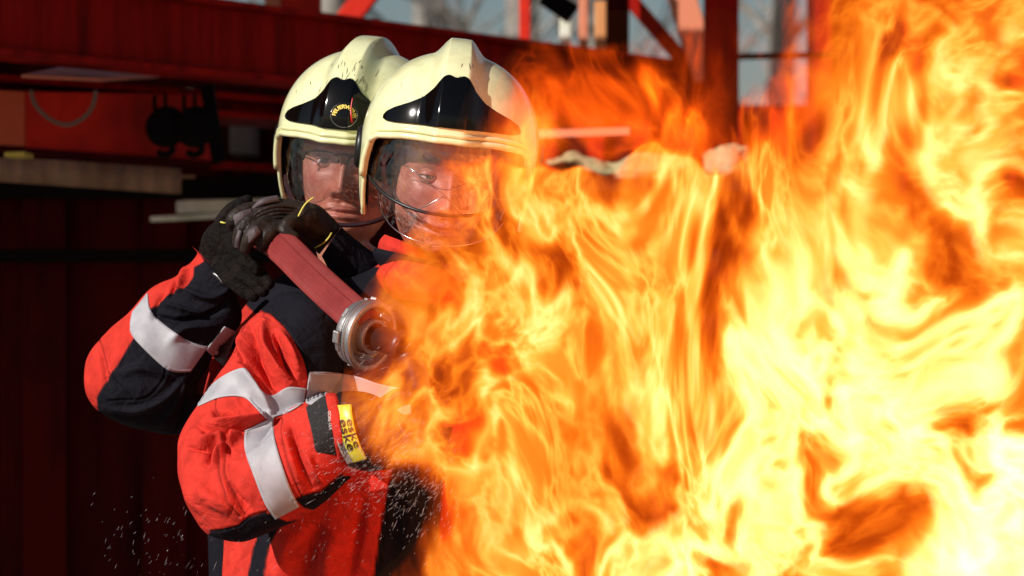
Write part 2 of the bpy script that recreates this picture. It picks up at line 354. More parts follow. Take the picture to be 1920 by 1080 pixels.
def build_helmet(person, T, front_guy):
    G = helmet_pts(); nz, nt = G.shape[:2]
    V = G.reshape(-1, 3); F = gridfaces(nz, nt, True, False); F.append(tuple((nz-1)*nt+j for j in range(nt)))
    h = mk('helmet', T(V), F, M_SHELL, person)
    sm = h.modifiers.new('s', 'SOLIDIFY'); sm.thickness = .005; sm.offset = -1
    Gi = helmet_pts(200, 40, .93, .004); Vi = Gi.reshape(-1, 3); Fi = gridfaces(40, 200, True, False); Fi.append(tuple(39*200+j for j in range(200)))
    mk('liner', T(Vi), Fi, M_LINER, h)
    # brim: a doubled bead along the edge of the face opening
    th = np.linspace(-R(67), R(67), 120); z = zb(th); 
    def ring(zoff, off, thr):
        el = np.arctan2(z+zoff-HZ, .148)
        for _ in range(5):
            D = np.stack([np.sin(th)*np.cos(el), -np.cos(th)*np.cos(el), np.sin(el)], 1); el = np.arcsin(np.clip((z+zoff-HZ)/shell_r(D), -.95, .95))
        Pp = D*(shell_r(D)+off)[:, None]+np.array([0, 0, HZ]); return frame_tube(T(Pp), thr, 14)
    m = MB(); m.add(*ring(.001, .0015, .0055)); m.add(*ring(.011, .001, .0042)); m.build('brim', M_SHELL, h, smooth=True)
    thb = np.concatenate([np.linspace(-R(98), -R(50), 80)]); 
    # edge trim of the face opening, both sides
    for s in (-1, 1):
        ths = s*np.linspace(R(57), R(84), 60); zz = zb(ths); el = np.arctan2(zz-HZ, .148)
        for _ in range(5):
            D = np.stack([np.sin(ths)*np.cos(el), -np.cos(ths)*np.cos(el), np.sin(el)], 1); el = np.arcsin(np.clip((zz-HZ)/shell_r(D), -.95, .95))
        Pp = D*(shell_r(D)-.003)[:, None]+np.array([0, 0, HZ]); V_, F_ = frame_tube(T(Pp), .0038, 10); mk('edge_trim', V_, F_, M_SHELL, h)
    # black front plate
    cx = [-.112, -.108, -.095, -.070, -.050, -.034, -.026, -.020, -.012, 0, .012, .020, .026, .034, .050, .070, .095, .108, .112]
    bt = [.090, .087, .087, .089, .090, .091, .0915, .092, .092, .092, .092, .092, .0915, .091, .090, .089, .087, .087, .090]
    tp = [.094, .101, .110, .122, .133, .150, .163, .171, .174, .170, .174, .171, .163, .150, .133, .122, .110, .101, .094]
    V_, F_ = patch(cx, bt, tp, 150, 40, .0035, .0035); pl = mk('front_plate', T(V_), F_, M_GLOSSB, h)
    if not front_guy:
        pass
    # visor pivots and guards on both sides
    for s in (-1, 1):
        V_, F_ = lathe([(-.002, .001), (-.002, .034), (.008, .036), (.013, .031), (.014, .02), (.010, .018), (.010, .001)], (s*.141, .0, .028), (s, 0, 0), 48)
        mk('pivot_disc', T(V_), F_, M_BLACKP, h)
        V_, F_ = lathe([(-.004, .001), (-.004, .027), (.006, .029), (.010, .024), (.010, .015), (.007, .013), (.007, .001)], (s*.132, -.004, -.038), (s, -.15, -.1), 40)
        V_ = V_.copy(); mk('visor_bracket', T(V_), F_, M_BLACKP, h)
    # visor
    if front_guy:
        bf = lambda t: -.050+.046*(abs(t)/R(74))**2.0
        V_, F_ = visor_surf(R(74), .066, bf, .130, .122, .142, .146); v = mk('visor', T(V_), F_, M_VISOR, h)
        thv = np.linspace(-R(74), R(74), 90); E = V_.reshape(90, 30, 3)[:, -1]; Ve, Fe = frame_tube(T(E), .0028, 10); mk('visor_rim', Ve, Fe, M_BLACKP, v)
        bf2 = lambda t: -.102+.045*(abs(t)/R(72))**2.2
        V2 = []; nt2, nz2 = 90, 20
        for t in np.linspace(-R(72), R(72), nt2):
            z1 = -.048+.046*(abs(t)/R(74))**2.0; z2 = bf2(t)
            for k in np.linspace(0, 1, nz2):
                z_ = z1+(z2-z1)*k; q = k; V2.append((math.sin(t)*(.126-.016*q), -math.cos(t)*(.148-.018*q*q), z_))
        V2 = np.array(V2); ls = mk('chin_shield', T(V2), gridfaces(nt2, nz2, False, False), M_SHIELD, h)
        E = V2.reshape(nt2, nz2, 3)[:, -1]; Ve, Fe = frame_tube(T(E), .0011, 8); mk('shield_edge', Ve, Fe, M_EDGE, ls)
    else:
        bf = lambda t: -.080+.062*(abs(t)/R(74))**2.4
        V_, F_ = visor_surf(R(74), .066, bf, .130, .112, .142, .138); v = mk('visor', T(V_), F_, M_VISOR, h)
        E = V_.reshape(90, 30, 3)[:, -1]; Ve, Fe = frame_tube(T(E), .0042, 12); mk('visor_rim', Ve, Fe, M_RIM, v)
    # inner eye shield with a wavy lower edge
    def wav(t):
        a = abs(t)/R(56); return -.040-.012*math.cos((a-.45)*PI*1.6)+.010*math.exp(-(a/.34)**2)
    V2 = []; nt2, nz2 = 90, 24
    for t in np.linspace(-R(56), R(56), nt2):
        for k in np.linspace(0, 1, nz2):
            z_ = .05+(wav(t)-.05)*k; V2.append((math.sin(t)*(.112-.006*k), -math.cos(t)*(.136-.003*k+.004*math.sin(k*PI)), z_))
    V2 = np.array(V2); es = mk('eye_shield', T(V2), gridfaces(nt2, nz2, False, False), M_VISOR, h)
    G2 = V2.reshape(nt2, nz2, 3); loop = np.concatenate([G2[:, -1], G2[::-1, 0][:0]])
    Ve, Fe = frame_tube(T(loop), .0009 if front_guy else .0005, 8); mk('shield_edge', Ve, Fe, M_EDGE, es)
    mid = np.array([(math.sin(t)*.1135, -math.cos(t)*.1405, .004-.014*math.cos(abs(t)/R(50)*PI*1.3)) for t in np.linspace(-R(50), R(50), 70)])
    Ve, Fe = frame_tube(T(mid), .0007, 8)
    if front_guy: mk('shield_crease', Ve, Fe, M_EDGE, es)
    # scuffs on the crest: shallow dark scratches
    rr = random.Random(3 if front_guy else 5)
    for k in range(7 if front_guy else 40):
        x0 = rr.gauss(.004, .016) if k % 4 else rr.uniform(-.1, .1); z0 = rr.uniform(.15, .2) if k % 4 else rr.uniform(.1, .165); ln = rr.uniform(.003, .014)
        dx = rr.uniform(-.5, .5)*ln; q = on_shell([x0, x0+dx*.5, x0+dx], [z0, z0-ln*.5, z0-ln], .0002)
        V_, F_ = frame_tube(T(q), np.array([.0002, rr.uniform(.0003, .0008), .0002]), 6); mk('scratch', V_, F_, M_SCUFF, h)
    return h, pl
def head_pts(beard):
    zs = [.117, .112, .098, .075, .045, .015, -.015, -.040, -.062, -.085, -.103, -.114, -.120, -.128, -.150, -.190, -.225, -.255, -.32, -.50]
    a_ = [.004, .030, .054, .069, .076, .0755, .073, .069, .064, .056, .045, .036, .040, .050, .051, .050, .050, .050, .050, .045]
    f_ = [.004, .032, .062, .082, .092, .092, .090, .088, .087, .086, .083, .074, .055, .040, .034, .030, .028, .025, .02, .02]
    b_ = [.004, .035, .062, .084, .096, .098, .094, .086, .074, .064, .058, .056, .056, .056, .058, .060, .065, .07, .08, .08]
    nz, nt = 230, 220
    idx = np.linspace(0, len(zs)-1, nz); Q = cr(np.stack([zs, a_, f_, b_], 1), nz)
    th = np.linspace(-PI, PI, nt, endpoint=False)
    V = np.zeros((nz, nt, 3))
    for i, (z, a, f, b) in enumerate(Q):
        s, c = np.sin(th), np.cos(th); e = 2/2.25
        V[i, :, 0] = a*np.sign(s)*np.abs(s)**e; V[i, :, 1] = -np.where(c > 0, f, b)*np.sign(c)*np.abs(c)**e; V[i, :, 2] = z
    V = V.reshape(-1, 3); V[:, 0] += .034*np.clip((-V[:, 2]-.11)/.09, 0, 1); x, y, z = V[:, 0].copy(), V[:, 1].copy(), V[:, 2].copy(); fr = np.clip(-y/.03, 0, 1)
    g = lambda cx, cz, wx, wz: np.exp(-((x-cx)/wx)**2-((z-cz)/wz)**2)
    ax = np.abs(x); ga = lambda cx, cz, wx, wz: np.exp(-((ax-cx)/wx)**2-((z-cz)/wz)**2)
    d = np.zeros(len(V))
    d -= .013*ga(.033, .000, .018, .012); d += .006*ga(.030, .021, .022, .008); d += .004*g(0, .02, .02, .01)
    t = np.clip((.008-z)/.052, 0, 1); nose = np.where((z < .018) & (z > -.060), 1, 0)*np.interp(z, [-.060, -.053, -.046, -.038, -.01, .01, .018], [0, .006, .024, .026, .015, .006, 0])
    d += nose*np.exp(-(x/np.interp(z, [-.05, -.035, 0], [.0135, .0105, .0085]))**2)
    d += .010*ga(.0135, -.043, .006, .007); d -= .006*ga(.0075, -.0525, .004, .003)
    d += .005*ga(.048, -.028, .018, .016); d -= .004*ga(.045, -.062, .016, .022)
    d += .0055*g(0, -.069, .022, .005)+.0065*g(0, -.081, .018, .005)-.0045*g(0, -.075, .024, .0022); d -= .003*g(0, -.060, .004, .005)
    d += .007*g(0, -.104, .018, .011)-.003*g(0, -.091, .018, .005)
    nl = np.abs((ax-.018)-(-.045-z)*.55); d -= .0022*np.exp(-(nl/.004)**2)*((z < -.042) & (z > -.075))
    V[:, 1] -= d*fr
    col = np.tile(np.array([.56, .25, .17]), (len(V), 1))
    def bl(w, c): 
        nonlocal col
        w = np.clip(w*fr, 0, 1)[:, None]; col = col*(1-w)+np.array(c)*w
    bl(.55*np.clip(g(0, -.0695, .021, .0045)+g(0, -.080, .018, .005), 0, 1), (.48, .13, .11))
    bl(.35*ga(.040, -.035, .02, .018)+.35*g(0, -.045, .014, .012), (.60, .19, .13))
    brow = np.exp(-((z-.021-.004*np.sin(np.clip((ax-.016)/.034, 0, 1)*PI))/.0036)**2)*(np.clip((ax-.014)/.004, 0, 1))*(np.clip((.052-ax)/.008, 0, 1)); bn = .75+.25*vnoise(V, 600, 3)
    bl(brow*bn*(.9 if beard else .6), (.05, .028, .018))
    d2 = .0015*brow; V[:, 1] -= d2
    if beard:
        bw = np.clip(((-.056-z)/.015), 0, 1)*np.clip((z+.150)/.02, 0, 1)*(1-np.exp(-((x/.026)**2+((z+.075)/.011)**2)*1.0)); n = .55+.45*vnoise(V, 500, 5)
        bl(np.clip(bw*n*1.25, 0, 1), (.06, .032, .022))
    hair = np.clip((z-.068)/.006, 0, 1)+((y > .0) & (z > -.05))
    w = np.clip(hair, 0, 1)[:, None]; col = col*(1-w)+np.array((.02, .012, .008))*w
    return V, gridfaces(nz, nt), col
def build_head(person, T, beard, eye_yaw=0):
    V, F, col = head_pts(beard); b = mk('body', T(V), F, M_SKIN, person, col=col)
    for s in (-1, 1):
        u = 28; a = np.linspace(0, PI, u); ph = np.linspace(0, 2*PI, 36, endpoint=False)
        D = np.stack([(np.sin(a)[:, None]*np.cos(ph)).ravel(), (-np.cos(a)[:, None]*np.ones(36)).ravel(), (np.sin(a)[:, None]*np.sin(ph)).ravel()], 1)
        c = np.array((s*.032, -.0715, .000)); ey = R(eye_yaw); Ry = np.array([[math.cos(ey), -math.sin(ey), 0], [math.sin(ey), math.cos(ey), 0], [0, 0, 1]])
        ang = np.degrees(np.repeat(a, 36)); colr = np.where((ang < 12)[:, None], (.004, .004, .004), np.where((ang < 29)[:, None], (.06, .03, .015), (.80, .68, .64)))
        mk('eye', T((D*.0125)@Ry.T+c), gridfaces(u, 36), M_EYE, b, col=colr)
        # lids
        for up, lo, hi in ((1, 9, 88), (-1, -80, -17)) if beard else ((1, 17, 88), (-1, -80, -22)):
            V2 = []; nl, nm = 30, 12
            for az in np.linspace(-78, 78, nl):
                edge = (lo if up > 0 else hi)*math.cos(R(az*.98)); far = hi if up > 0 else lo
                for k in np.linspace(0, 1, nm):
                    e = R(edge+(far-edge)*k); rr = .0135; V2.append((rr*math.sin(R(az))*math.cos(e), -rr*math.cos(R(az))*math.cos(e), rr*math.sin(e)))
            V2 = np.array(V2)+c
            o = mk('eyelid', T(V2), gridfaces(nl, nm, False, False), M_SKIN, b, col=np.tile((.50, .21, .14), (len(V2), 1))); q = o.modifiers.new('s', 'SOLIDIFY'); q.thickness = .0012
            if up > 0: Ve, Fe = frame_tube(T(V2.reshape(nl, nm, 3)[:, 0]+np.array([0, -.0006, 0])), .0007, 6); mk('eyelashes', Ve, Fe, M_HAIR, b)
        # ears
        Ve, Fe = frame_tube(T(np.array([(s*.076, .012, .012), (s*.084, .022, .018), (s*.086, .028, .0), (s*.082, .024, -.022), (s*.077, .014, -.032)])), np.array([.004, .006, .006, .006, .004]), 10)
        mk('ear', Ve, Fe, M_SKIN, b, col=np.tile((.52, .2, .14), (len(Ve), 1)))
    return b
def xf(px, py, d, yaw, pitch, roll, s=1.0):
    Rm = rot(yaw, pitch, roll); o = P(px, py, d)
    return lambda V: (np.asarray(V)*s)@Rm.T+o
def bvh_of(o):
    me = o.data; org = Vector(ORG[o.name]); return BVHTree.FromPolygons([v.co+org for v in me.vertices], [tuple(p.vertices) for p in me.polygons])
EYEP = Vector((0, 0, CZ))
def cast(bvh, px, py, off, dflt):
    w = Vector(P(px, py, 1.0)); dr = (w-EYEP).normalized(); h = bvh.ray_cast(EYEP, dr)
    if h[0] is None: return np.array(P(px, py, dflt))
    n = h[1] if h[1].dot(dr) < 0 else -h[1]
    return np.array(h[0]-dr*off)
def text_mesh(s, size=1.0, bold=0):
    cu = bpy.data.curves.new('t', 'FONT'); cu.body = s; cu.size = size; cu.align_x = 'CENTER'; cu.align_y = 'CENTER'; cu.resolution_u = 4; cu.offset = bold
    o = bpy.data.objects.new('t', cu); C.objects.link(o); dg = bpy.context.evaluated_depsgraph_get(); me = bpy.data.meshes.new_from_object(o.evaluated_get(dg))
    V = np.array([v.co[:] for v in me.vertices]); F = [tuple(p.vertices) for p in me.polygons]; bpy.data.objects.remove(o); return V, F
def stick_text(s, size, fmap, bvh, off, dflt, name, m, parent, bold=0):
    V, F = text_mesh(s, size, bold); W = np.array([cast(bvh, *fmap(v[0], v[1]), off, dflt) for v in V]); return mk(name, W, F, m, parent, smooth=False)
def ribbon(name, line_a, line_b, bvhs, off, m, parent, na=70, nb=14, dflt=4.6, thick=.0015):
    """strip sewn on the cloth between two traced edges"""
    A = cr(line_a, na); B = cr(line_b, na); V = []
    for i in range(na):
        for k in np.linspace(0, 1, nb):
            q = A[i]+(B[i]-A[i])*k; best = None
            for b in bvhs:
                w = cast(b, q[0], q[1], off, 99)
                if best is None or w[1] < best[1]: best = w
            V.append(best)
    V = np.array(V); G = V.reshape(na, nb, 3)
    bad = G[:, :, 1] > 50
    for i in range(na):
        for k in range(nb):
            if bad[i, k]:
                ok = [(abs(i-ii)+abs(k-kk), ii, kk) for ii in range(max(0, i-12), min(na, i+13)) for kk in range(nb) if not bad[ii, kk]]
                dd = G[min(ok)[1], min(ok)[2], 1] if ok else dflt; q = A[i]+(B[i]-A[i])*(k/(nb-1)); G[i, k] = P(q[0], q[1], dd)
    V = G.reshape(-1, 3)
    o = mk(name, V, gridfaces(na, nb, False, False), m, parent); sm = o.modifiers.new('s', 'SOLIDIFY'); sm.thickness = thick; sm.offset = 0
    # two rows of stitching
    for kk in (1, nb-2):
        st = MB(); row = G[:, kk]+np.array([0, -.0012, 0]); fine = cr(row, na*3)
        for j in range(0, len(fine)-1, 2): st.add(*frame_tube(fine[j:j+2], .00035, 5))
        st.build('stitching', M_THREAD, o)
    return o

# ------------------------------------------------------------------ rear firefighter
rear = empty('person', (P(560, 540, 5.05)[0], 5.05, 0), 'firefighter standing behind, in glasses and scuffed helmet, arms raised to carry the hose', 'person')
TR = xf(678, 306, 5.0, -13, 15, 6.5)
hR, plR = build_helmet(rear, TR, False)
THR = xf(660, 309, 5.012, -4, 1, 6, 1.15)
bodyR = build_head(rear, THR, False, 2)
# glasses
gl = MB(); 
def oval(cx, s):
    pts = []
    for t in np.linspace(0, 2*PI, 40, endpoint=False):
        x = .027*math.copysign(abs(math.cos(t))**.7, math.cos(t)); z = .016*math.copysign(abs(math.sin(t))**.75, math.sin(t)); pts.append((cx+x, -.103-.004*math.cos(x*20)+abs(cx+x)*.14, z-.002))
    return np.array(pts)
for s in (-1, 1):
    o = oval(s*.034, s); up = np.array([p for p in o if p[2] > -.003]); up = up[np.argsort(up[:, 0])]
    gl.add(*frame_tube(THR(up), .0017, 8))
    gl.add(*frame_tube(THR(np.array([(s*.061, -.094, .010), (s*.076, -.05, .008), (s*.079, .01, .004)])), .0012, 8))
gl.add(*frame_tube(THR(np.array([(-.011, -.101, .010), (0, -.106, .013), (.011, -.101, .010)])), .0013, 8))
glo = gl.build('glasses', M_BLK, rear, smooth=True)
for s in (-1, 1):
    o = oval(s*.034, s); mk('lens', THR(np.concatenate([o, [o.mean(0)+np.array([0, -.001, 0])]])), [(i, (i+1) % 40, 40) for i in range(40)], M_LENS, glo)
# jacket torso
tor = [(655, 470, 715, 470, 5.06, .06), (600, 490, 770, 490, 5.06, .08), (520, 520, 840, 520, 5.07, .10), (470, 560, 880, 560, 5.08, .12), (430, 620, 890, 620, 5.09, .13), (385, 720, 890, 720, 5.10, .14),
       (370, 850, 880, 850, 5.10, .145), (390, 1000, 880, 1000, 5.10, .145), (395, 1200, 890, 1200, 5.10, .15), (390, 1420, 900, 1420, 5.10, .15)]
jR = cloth('jacket', tor, 300, 260, M_CLOTH, rear, base=NAVY, paint=[
    ([(399, 600), (455, 566), (480, 590), (440, 640), (400, 640)], RED*.9), ([(370, 655), (440, 655), (470, 900), (330, 900)], RED), ([(350, 740), (430, 740), (430, 1500), (330, 1500)], NAVY)],
    folds=[([(395, 660), (410, 700), (400, 760)], 8, 5, 9), ([(430, 660), (420, 720), (425, 760)], 6, 6, -7)])
sl = [(360, 462, 446, 540, 4.90, .040), (368, 478, 446, 556, 4.91, .045), (335, 512, 452, 590, 4.92, .052), (283, 542, 446, 615, 4.93, .058), (243, 587, 412, 652, 4.93, .063), (203, 622, 388, 690, 4.93, .068), (163, 678, 372, 715, 4.93, .070),
      (163, 738, 368, 728, 4.93, .070), (200, 783, 372, 738, 4.95, .068), (262, 806, 390, 735, 4.98, .068), (330, 817, 410, 712, 5.01, .070), (400, 805, 440, 680, 5.03, .075), (460, 780, 480, 640, 5.05, .080), (540, 760, 540, 600, 5.07, .085)]
redA = [(251, 634), (181, 745), (186, 775), (120, 800), (120, 500), (262, 540), (277, 547), (281, 578), (260, 600)]
redB = [(240, 600), (281, 578), (283, 580), (299, 567), (321, 547), (347, 541), (362, 519), (364, 501), (383, 490), (360, 440), (240, 520)]
s2 = cloth('sleeve', sl, 420, 240, M_CLOTH, jR, base=NAVY, paint=[(redA, RED), (redB, RED)], folds=[
    ([(299, 567), (330, 575), (390, 590)], 7, 4, 5), ([(290, 590), (340, 600), (400, 585), (430, 560)], 8, 5, -5), ([(345, 541), (395, 556), (430, 540)], 9, 6, 4.5), ([(310, 548), (296, 570), (290, 600)], 5, 5, -3),
    ([(350, 500), (345, 520), (335, 545)], 6, 6, 6), ([(330, 520), (325, 540), (318, 560)], 4, 4, -4), ([(318, 640), (350, 615), (400, 612)], 9, 7, 4),
    ([(200, 760), (250, 765), (310, 740), (350, 705)], 10, 5, 5), ([(215, 700), (270, 690), (320, 710)], 14, 7, 4), ([(190, 775), (260, 785), (340, 770)], 8, 5, -5), ([(300, 800), (320, 760), (345, 720)], 8, 5, 7), ([(330, 810), (345, 780), (352, 740)], 6, 5, -6),
    ([(185, 640), (195, 690), (205, 730)], 4, 8, -2.5)], seams=[([(186, 625), (195, 670), (202, 700)]), ([(205, 700), (230, 725), (250, 745)]), ([(312, 690), (300, 720), (270, 745), (205, 750)])], noise=.005)
bS2 = bvh_of(s2); bJR = bvh_of(jR)
ribbon('reflective_stripe', [(277, 549), (281, 578), (299, 601), (344, 634), (372, 646), (390, 650)], [(248, 585), (244, 610), (251, 634), (300, 683), (325, 697), (357, 697)], [bS2], .002, M_TAPE, s2, dflt=4.9)
ribbon('reflective_stripe', [(386, 656), (421, 612)], [(420, 688), (444, 622)], [bJR, bS2], .003, M_TAPE, jR, na=24, dflt=4.97)
# his far arm crosses his chest and ends in the glove cuff
s3 = cloth('sleeve', [(820, 640, 860, 560, 4.99, .08), (760, 640, 800, 545, 4.94, .075), (700, 600, 740, 500, 4.90, .065), (640, 540, 680, 460, 4.86, .055), (604, 480, 640, 425, 4.83, .042)], 140, 120, M_CLOTH, jR, base=NAVY, noise=.004)
# gloves
def fuse(o, vs=.0026):
    rm = o.modifiers.new('r', 'REMESH'); rm.mode = 'VOXEL'; rm.voxel_size = vs; rm.use_smooth_shade = True
    sm = o.modifiers.new('sm', 'SMOOTH'); sm.factor = .5; sm.iterations = 3; return o
g = MB(); g.add(*loft([(640, 425, 598, 478, 4.83, .034), (628, 412, 588, 466, 4.82, .034), (598, 385, 566, 446, 4.79, .030), (562, 376, 548, 440, 4.78, .028), (520, 372, 522, 444, 4.77, .028), (486, 380, 500, 440, 4.76, .026), (462, 392, 484, 428, 4.76, .020)], 60, 40))
g.add(*finger([(500, 388, 4.775), (462, 394, 4.755), (438, 410, 4.745), (437, 428, 4.765)], [.011, .0125, .0125, .011]))
g.add(*finger([(505, 402, 4.76), (468, 414, 4.735), (450, 434, 4.73), (445, 466, 4.745)], [.012, .0115, .011, .0095]))
g.add(*finger([(515, 412, 4.755), (482, 430, 4.715), (466, 450, 4.715), (459, 475, 4.735)], [.012, .0125, .0115, .010]))
g.add(*finger([(530, 420, 4.755), (506, 436, 4.715), (494, 452, 4.715), (490, 468, 4.74)], [.012, .0115, .0105, .009]))
g.add(*finger([(560, 420, 4.765), (545, 415, 4.735), (533, 430, 4.72), (546, 441, 4.72), (560, 446, 4.72)], [.012, .011, .0105, .0095, .008]))
gR = fuse(g.build('glove', M_LEATHER, rear, smooth=True))
def pads(parent, lst, m=M_PAD):
    for ribs in lst:
        V, F = loft(ribs, 16, 20, .7); mk('knuckle_pad', V, F, m, parent)
pads(gR, [[(436, 404, 442, 426, 4.732, .004), (452, 396, 460, 416, 4.734, .007), (470, 391, 476, 404, 4.742, .004)],
          [(464, 434, 466, 458, 4.703, .004), (474, 428, 480, 446, 4.699, .007), (482, 424, 490, 436, 4.702, .004)],
          [(446, 430, 456, 434, 4.722, .006), (441, 448, 452, 450, 4.722, .007), (440, 464, 450, 467, 4.733, .005)],
          [(472, 388, 476, 394, 4.75, .006), (490, 372, 500, 384, 4.748, .01), (520, 366, 526, 378, 4.758, .006)]])
for ln in ([(588, 370, 4.76), (573, 382, 4.755), (562, 400, 4.75), (556, 414, 4.752)], [(590, 465, 4.79), (606, 456, 4.775), (616, 446, 4.775), (622, 436, 4.79)]):
    V, F = tube(ln, .0013, 20, 8); mk('piping', V, F, M_PIPE, gR)
# creases over the back of the hand
cb = MB()
for k in range(5):
    y0 = 384+k*7; cb.add(*tube([(552, y0+4, 4.753), (520, y0+2, 4.741), (492, y0+10, 4.735), (470, y0+24, 4.731)], [.001, .0035, .0035, .001], 26, 8))
cb.build('leather_crease', M_LEATHER, gR, smooth=True)
g = MB(); g.add(*loft([(368, 488, 440, 556, 4.91, .030), (374, 462, 446, 535, 4.89, .034), (380, 440, 462, 512, 4.86, .032), (396, 420, 474, 490, 4.84, .026), (420, 408, 476, 462, 4.83, .020)], 50, 36))
g.add(*finger([(420, 440, 4.84), (416, 416, 4.83), (436, 392, 4.83), (474, 370, 4.83)], [.016, .0125, .012, .0095]))
g.add(*finger([(440, 446, 4.83), (436, 462, 4.80), (458, 486, 4.785), (488, 512, 4.775)], [.013, .012, .0115, .009]))
g.add(*finger([(450, 470, 4.83), (462, 490, 4.81), (492, 520, 4.79), (512, 540, 4.785)], [.014, .014, .012, .010]))
g.add(*finger([(430, 480, 4.84), (450, 510, 4.83), (480, 530, 4.81), (500, 555, 4.80)], [.015, .014, .013, .010]))
g.add(*finger([(410, 490, 4.86), (430, 520, 4.84), (460, 545, 4.83), (485, 560, 4.82)], [.016, .014, .013, .010]))
gR2 = fuse(g.build('glove', M_FUR, rear, smooth=True))
V, F = tube([(413, 416, 4.815), (420, 418, 4.812), (428, 419, 4.816)], .0014, 12, 8); mk('piping', V, F, M_PIPE, gR2)
V, F = tube([(400, 512, 4.862), (408, 518, 4.856), (418, 530, 4.856)], .0022, 12, 8); mk('buckle', V, F, M_METAL, gR2)

# ------------------------------------------------------------------ front firefighter
frt = empty('person', (P(680, 540, 4.78)[0], 4.78, 0), 'firefighter in front with clean pale helmet, bearded chin and bright red sleeve beside the flames', 'person')
TF = xf(838, 325, 4.70, 1, 9, 6.5)
hF, plF = build_helmet(frt, TF, True)
THF = xf(829, 324, 4.712, 11, 8, 8, 1.11)
bodyF = build_head(frt, THF, True, 8)
torF = [(722, 492, 850, 492, 4.80, .060), (670, 515, 900, 515, 4.80, .09), (600, 540, 940, 540, 4.80, .115), (545, 575, 960, 575, 4.80, .135), (505, 640, 965, 640, 4.80, .15), (480, 740, 960, 740, 4.81, .155), (450, 850, 940, 850, 4.81, .155),
        (425, 960, 930, 960, 4.81, .155), (418, 1030, 930, 1030, 4.81, .155), (416, 1200, 930, 1200, 4.81, .16), (410, 1420, 940, 1420, 4.81, .165)]
chest_navy = [(484, 500), (484, 583), (505, 586), (530, 607), (551, 639), (569, 674), (579, 712), (575, 765), (900, 765), (900, 500)]
low_navy = [(722, 860), (738, 870), (725, 930), (712, 1000), (698, 1100), (680, 1500), (800, 1500), (818, 1100), (826, 1000), (832, 900), (850, 800), (740, 800)]
side_navy = [(520, 960), (480, 1005), (470, 1030), (463, 1090), (455, 1500), (490, 1500), (496, 1085), (506, 1030), (530, 980)]
jF = cloth('jacket', torF, 420, 330, M_CLOTH, frt, base=RED, paint=[(chest_navy, NAVY), (low_navy, NAVY), (side_navy, NAVY)], folds=[
    ([(575, 600), (600, 640), (590, 700)], 12, 6, 8), ([(640, 620), (632, 660), (615, 700)], 7, 9, -6), ([(560, 1000), (540, 1040), (530, 1100)], 30, 20, 8), ([(640, 990), (620, 1050), (610, 1120)], 25, 18, 7), ([(600, 980), (585, 1040), (575, 1100)], 16, 16, -7),
    ([(680, 940), (670, 1010), (655, 1080)], 14, 10, -6), ([(770, 900), (765, 980), (758, 1080)], 20, 16, 6)],
    seams=[[(738, 870), (725, 930), (712, 1000), (698, 1100)], [(512, 1000), (505, 1040), (498, 1085)], [(746, 880), (735, 930), (722, 1000), (708, 1100)]], noise=.006)
slF = [(560, 545, 690, 560, 4.74, .07), (520, 552, 670, 590, 4.73, .085), (484, 582, 655, 640, 4.71, .09), (450, 615, 648, 680, 4.69, .092), (434, 662, 632, 712, 4.67, .092), (402, 716, 606, 752, 4.65, .09), (368, 764, 572, 786, 4.62, .088),
       (336, 826, 545, 812, 4.59, .085), (334, 884, 525, 822, 4.56, .082), (352, 945, 515, 815, 4.53, .080), (392, 1003, 510, 802, 4.51, .078), (455, 1016, 520, 792, 4.50, .074), (520, 992, 545, 772, 4.49, .068), (575, 962, 572, 756, 4.485, .064), (622, 926, 598, 744, 4.48, .060), (655, 892, 618, 738, 4.48, .056)]
elbow = [(394, 996), (420, 990), (444, 987), (464, 971), (499, 961), (538, 977), (560, 972), (592, 957), (640, 935), (640, 1100), (350, 1100)]
under = [(553, 938), (569, 930), (600, 921), (639, 889), (660, 890), (680, 920), (600, 955), (570, 952)]
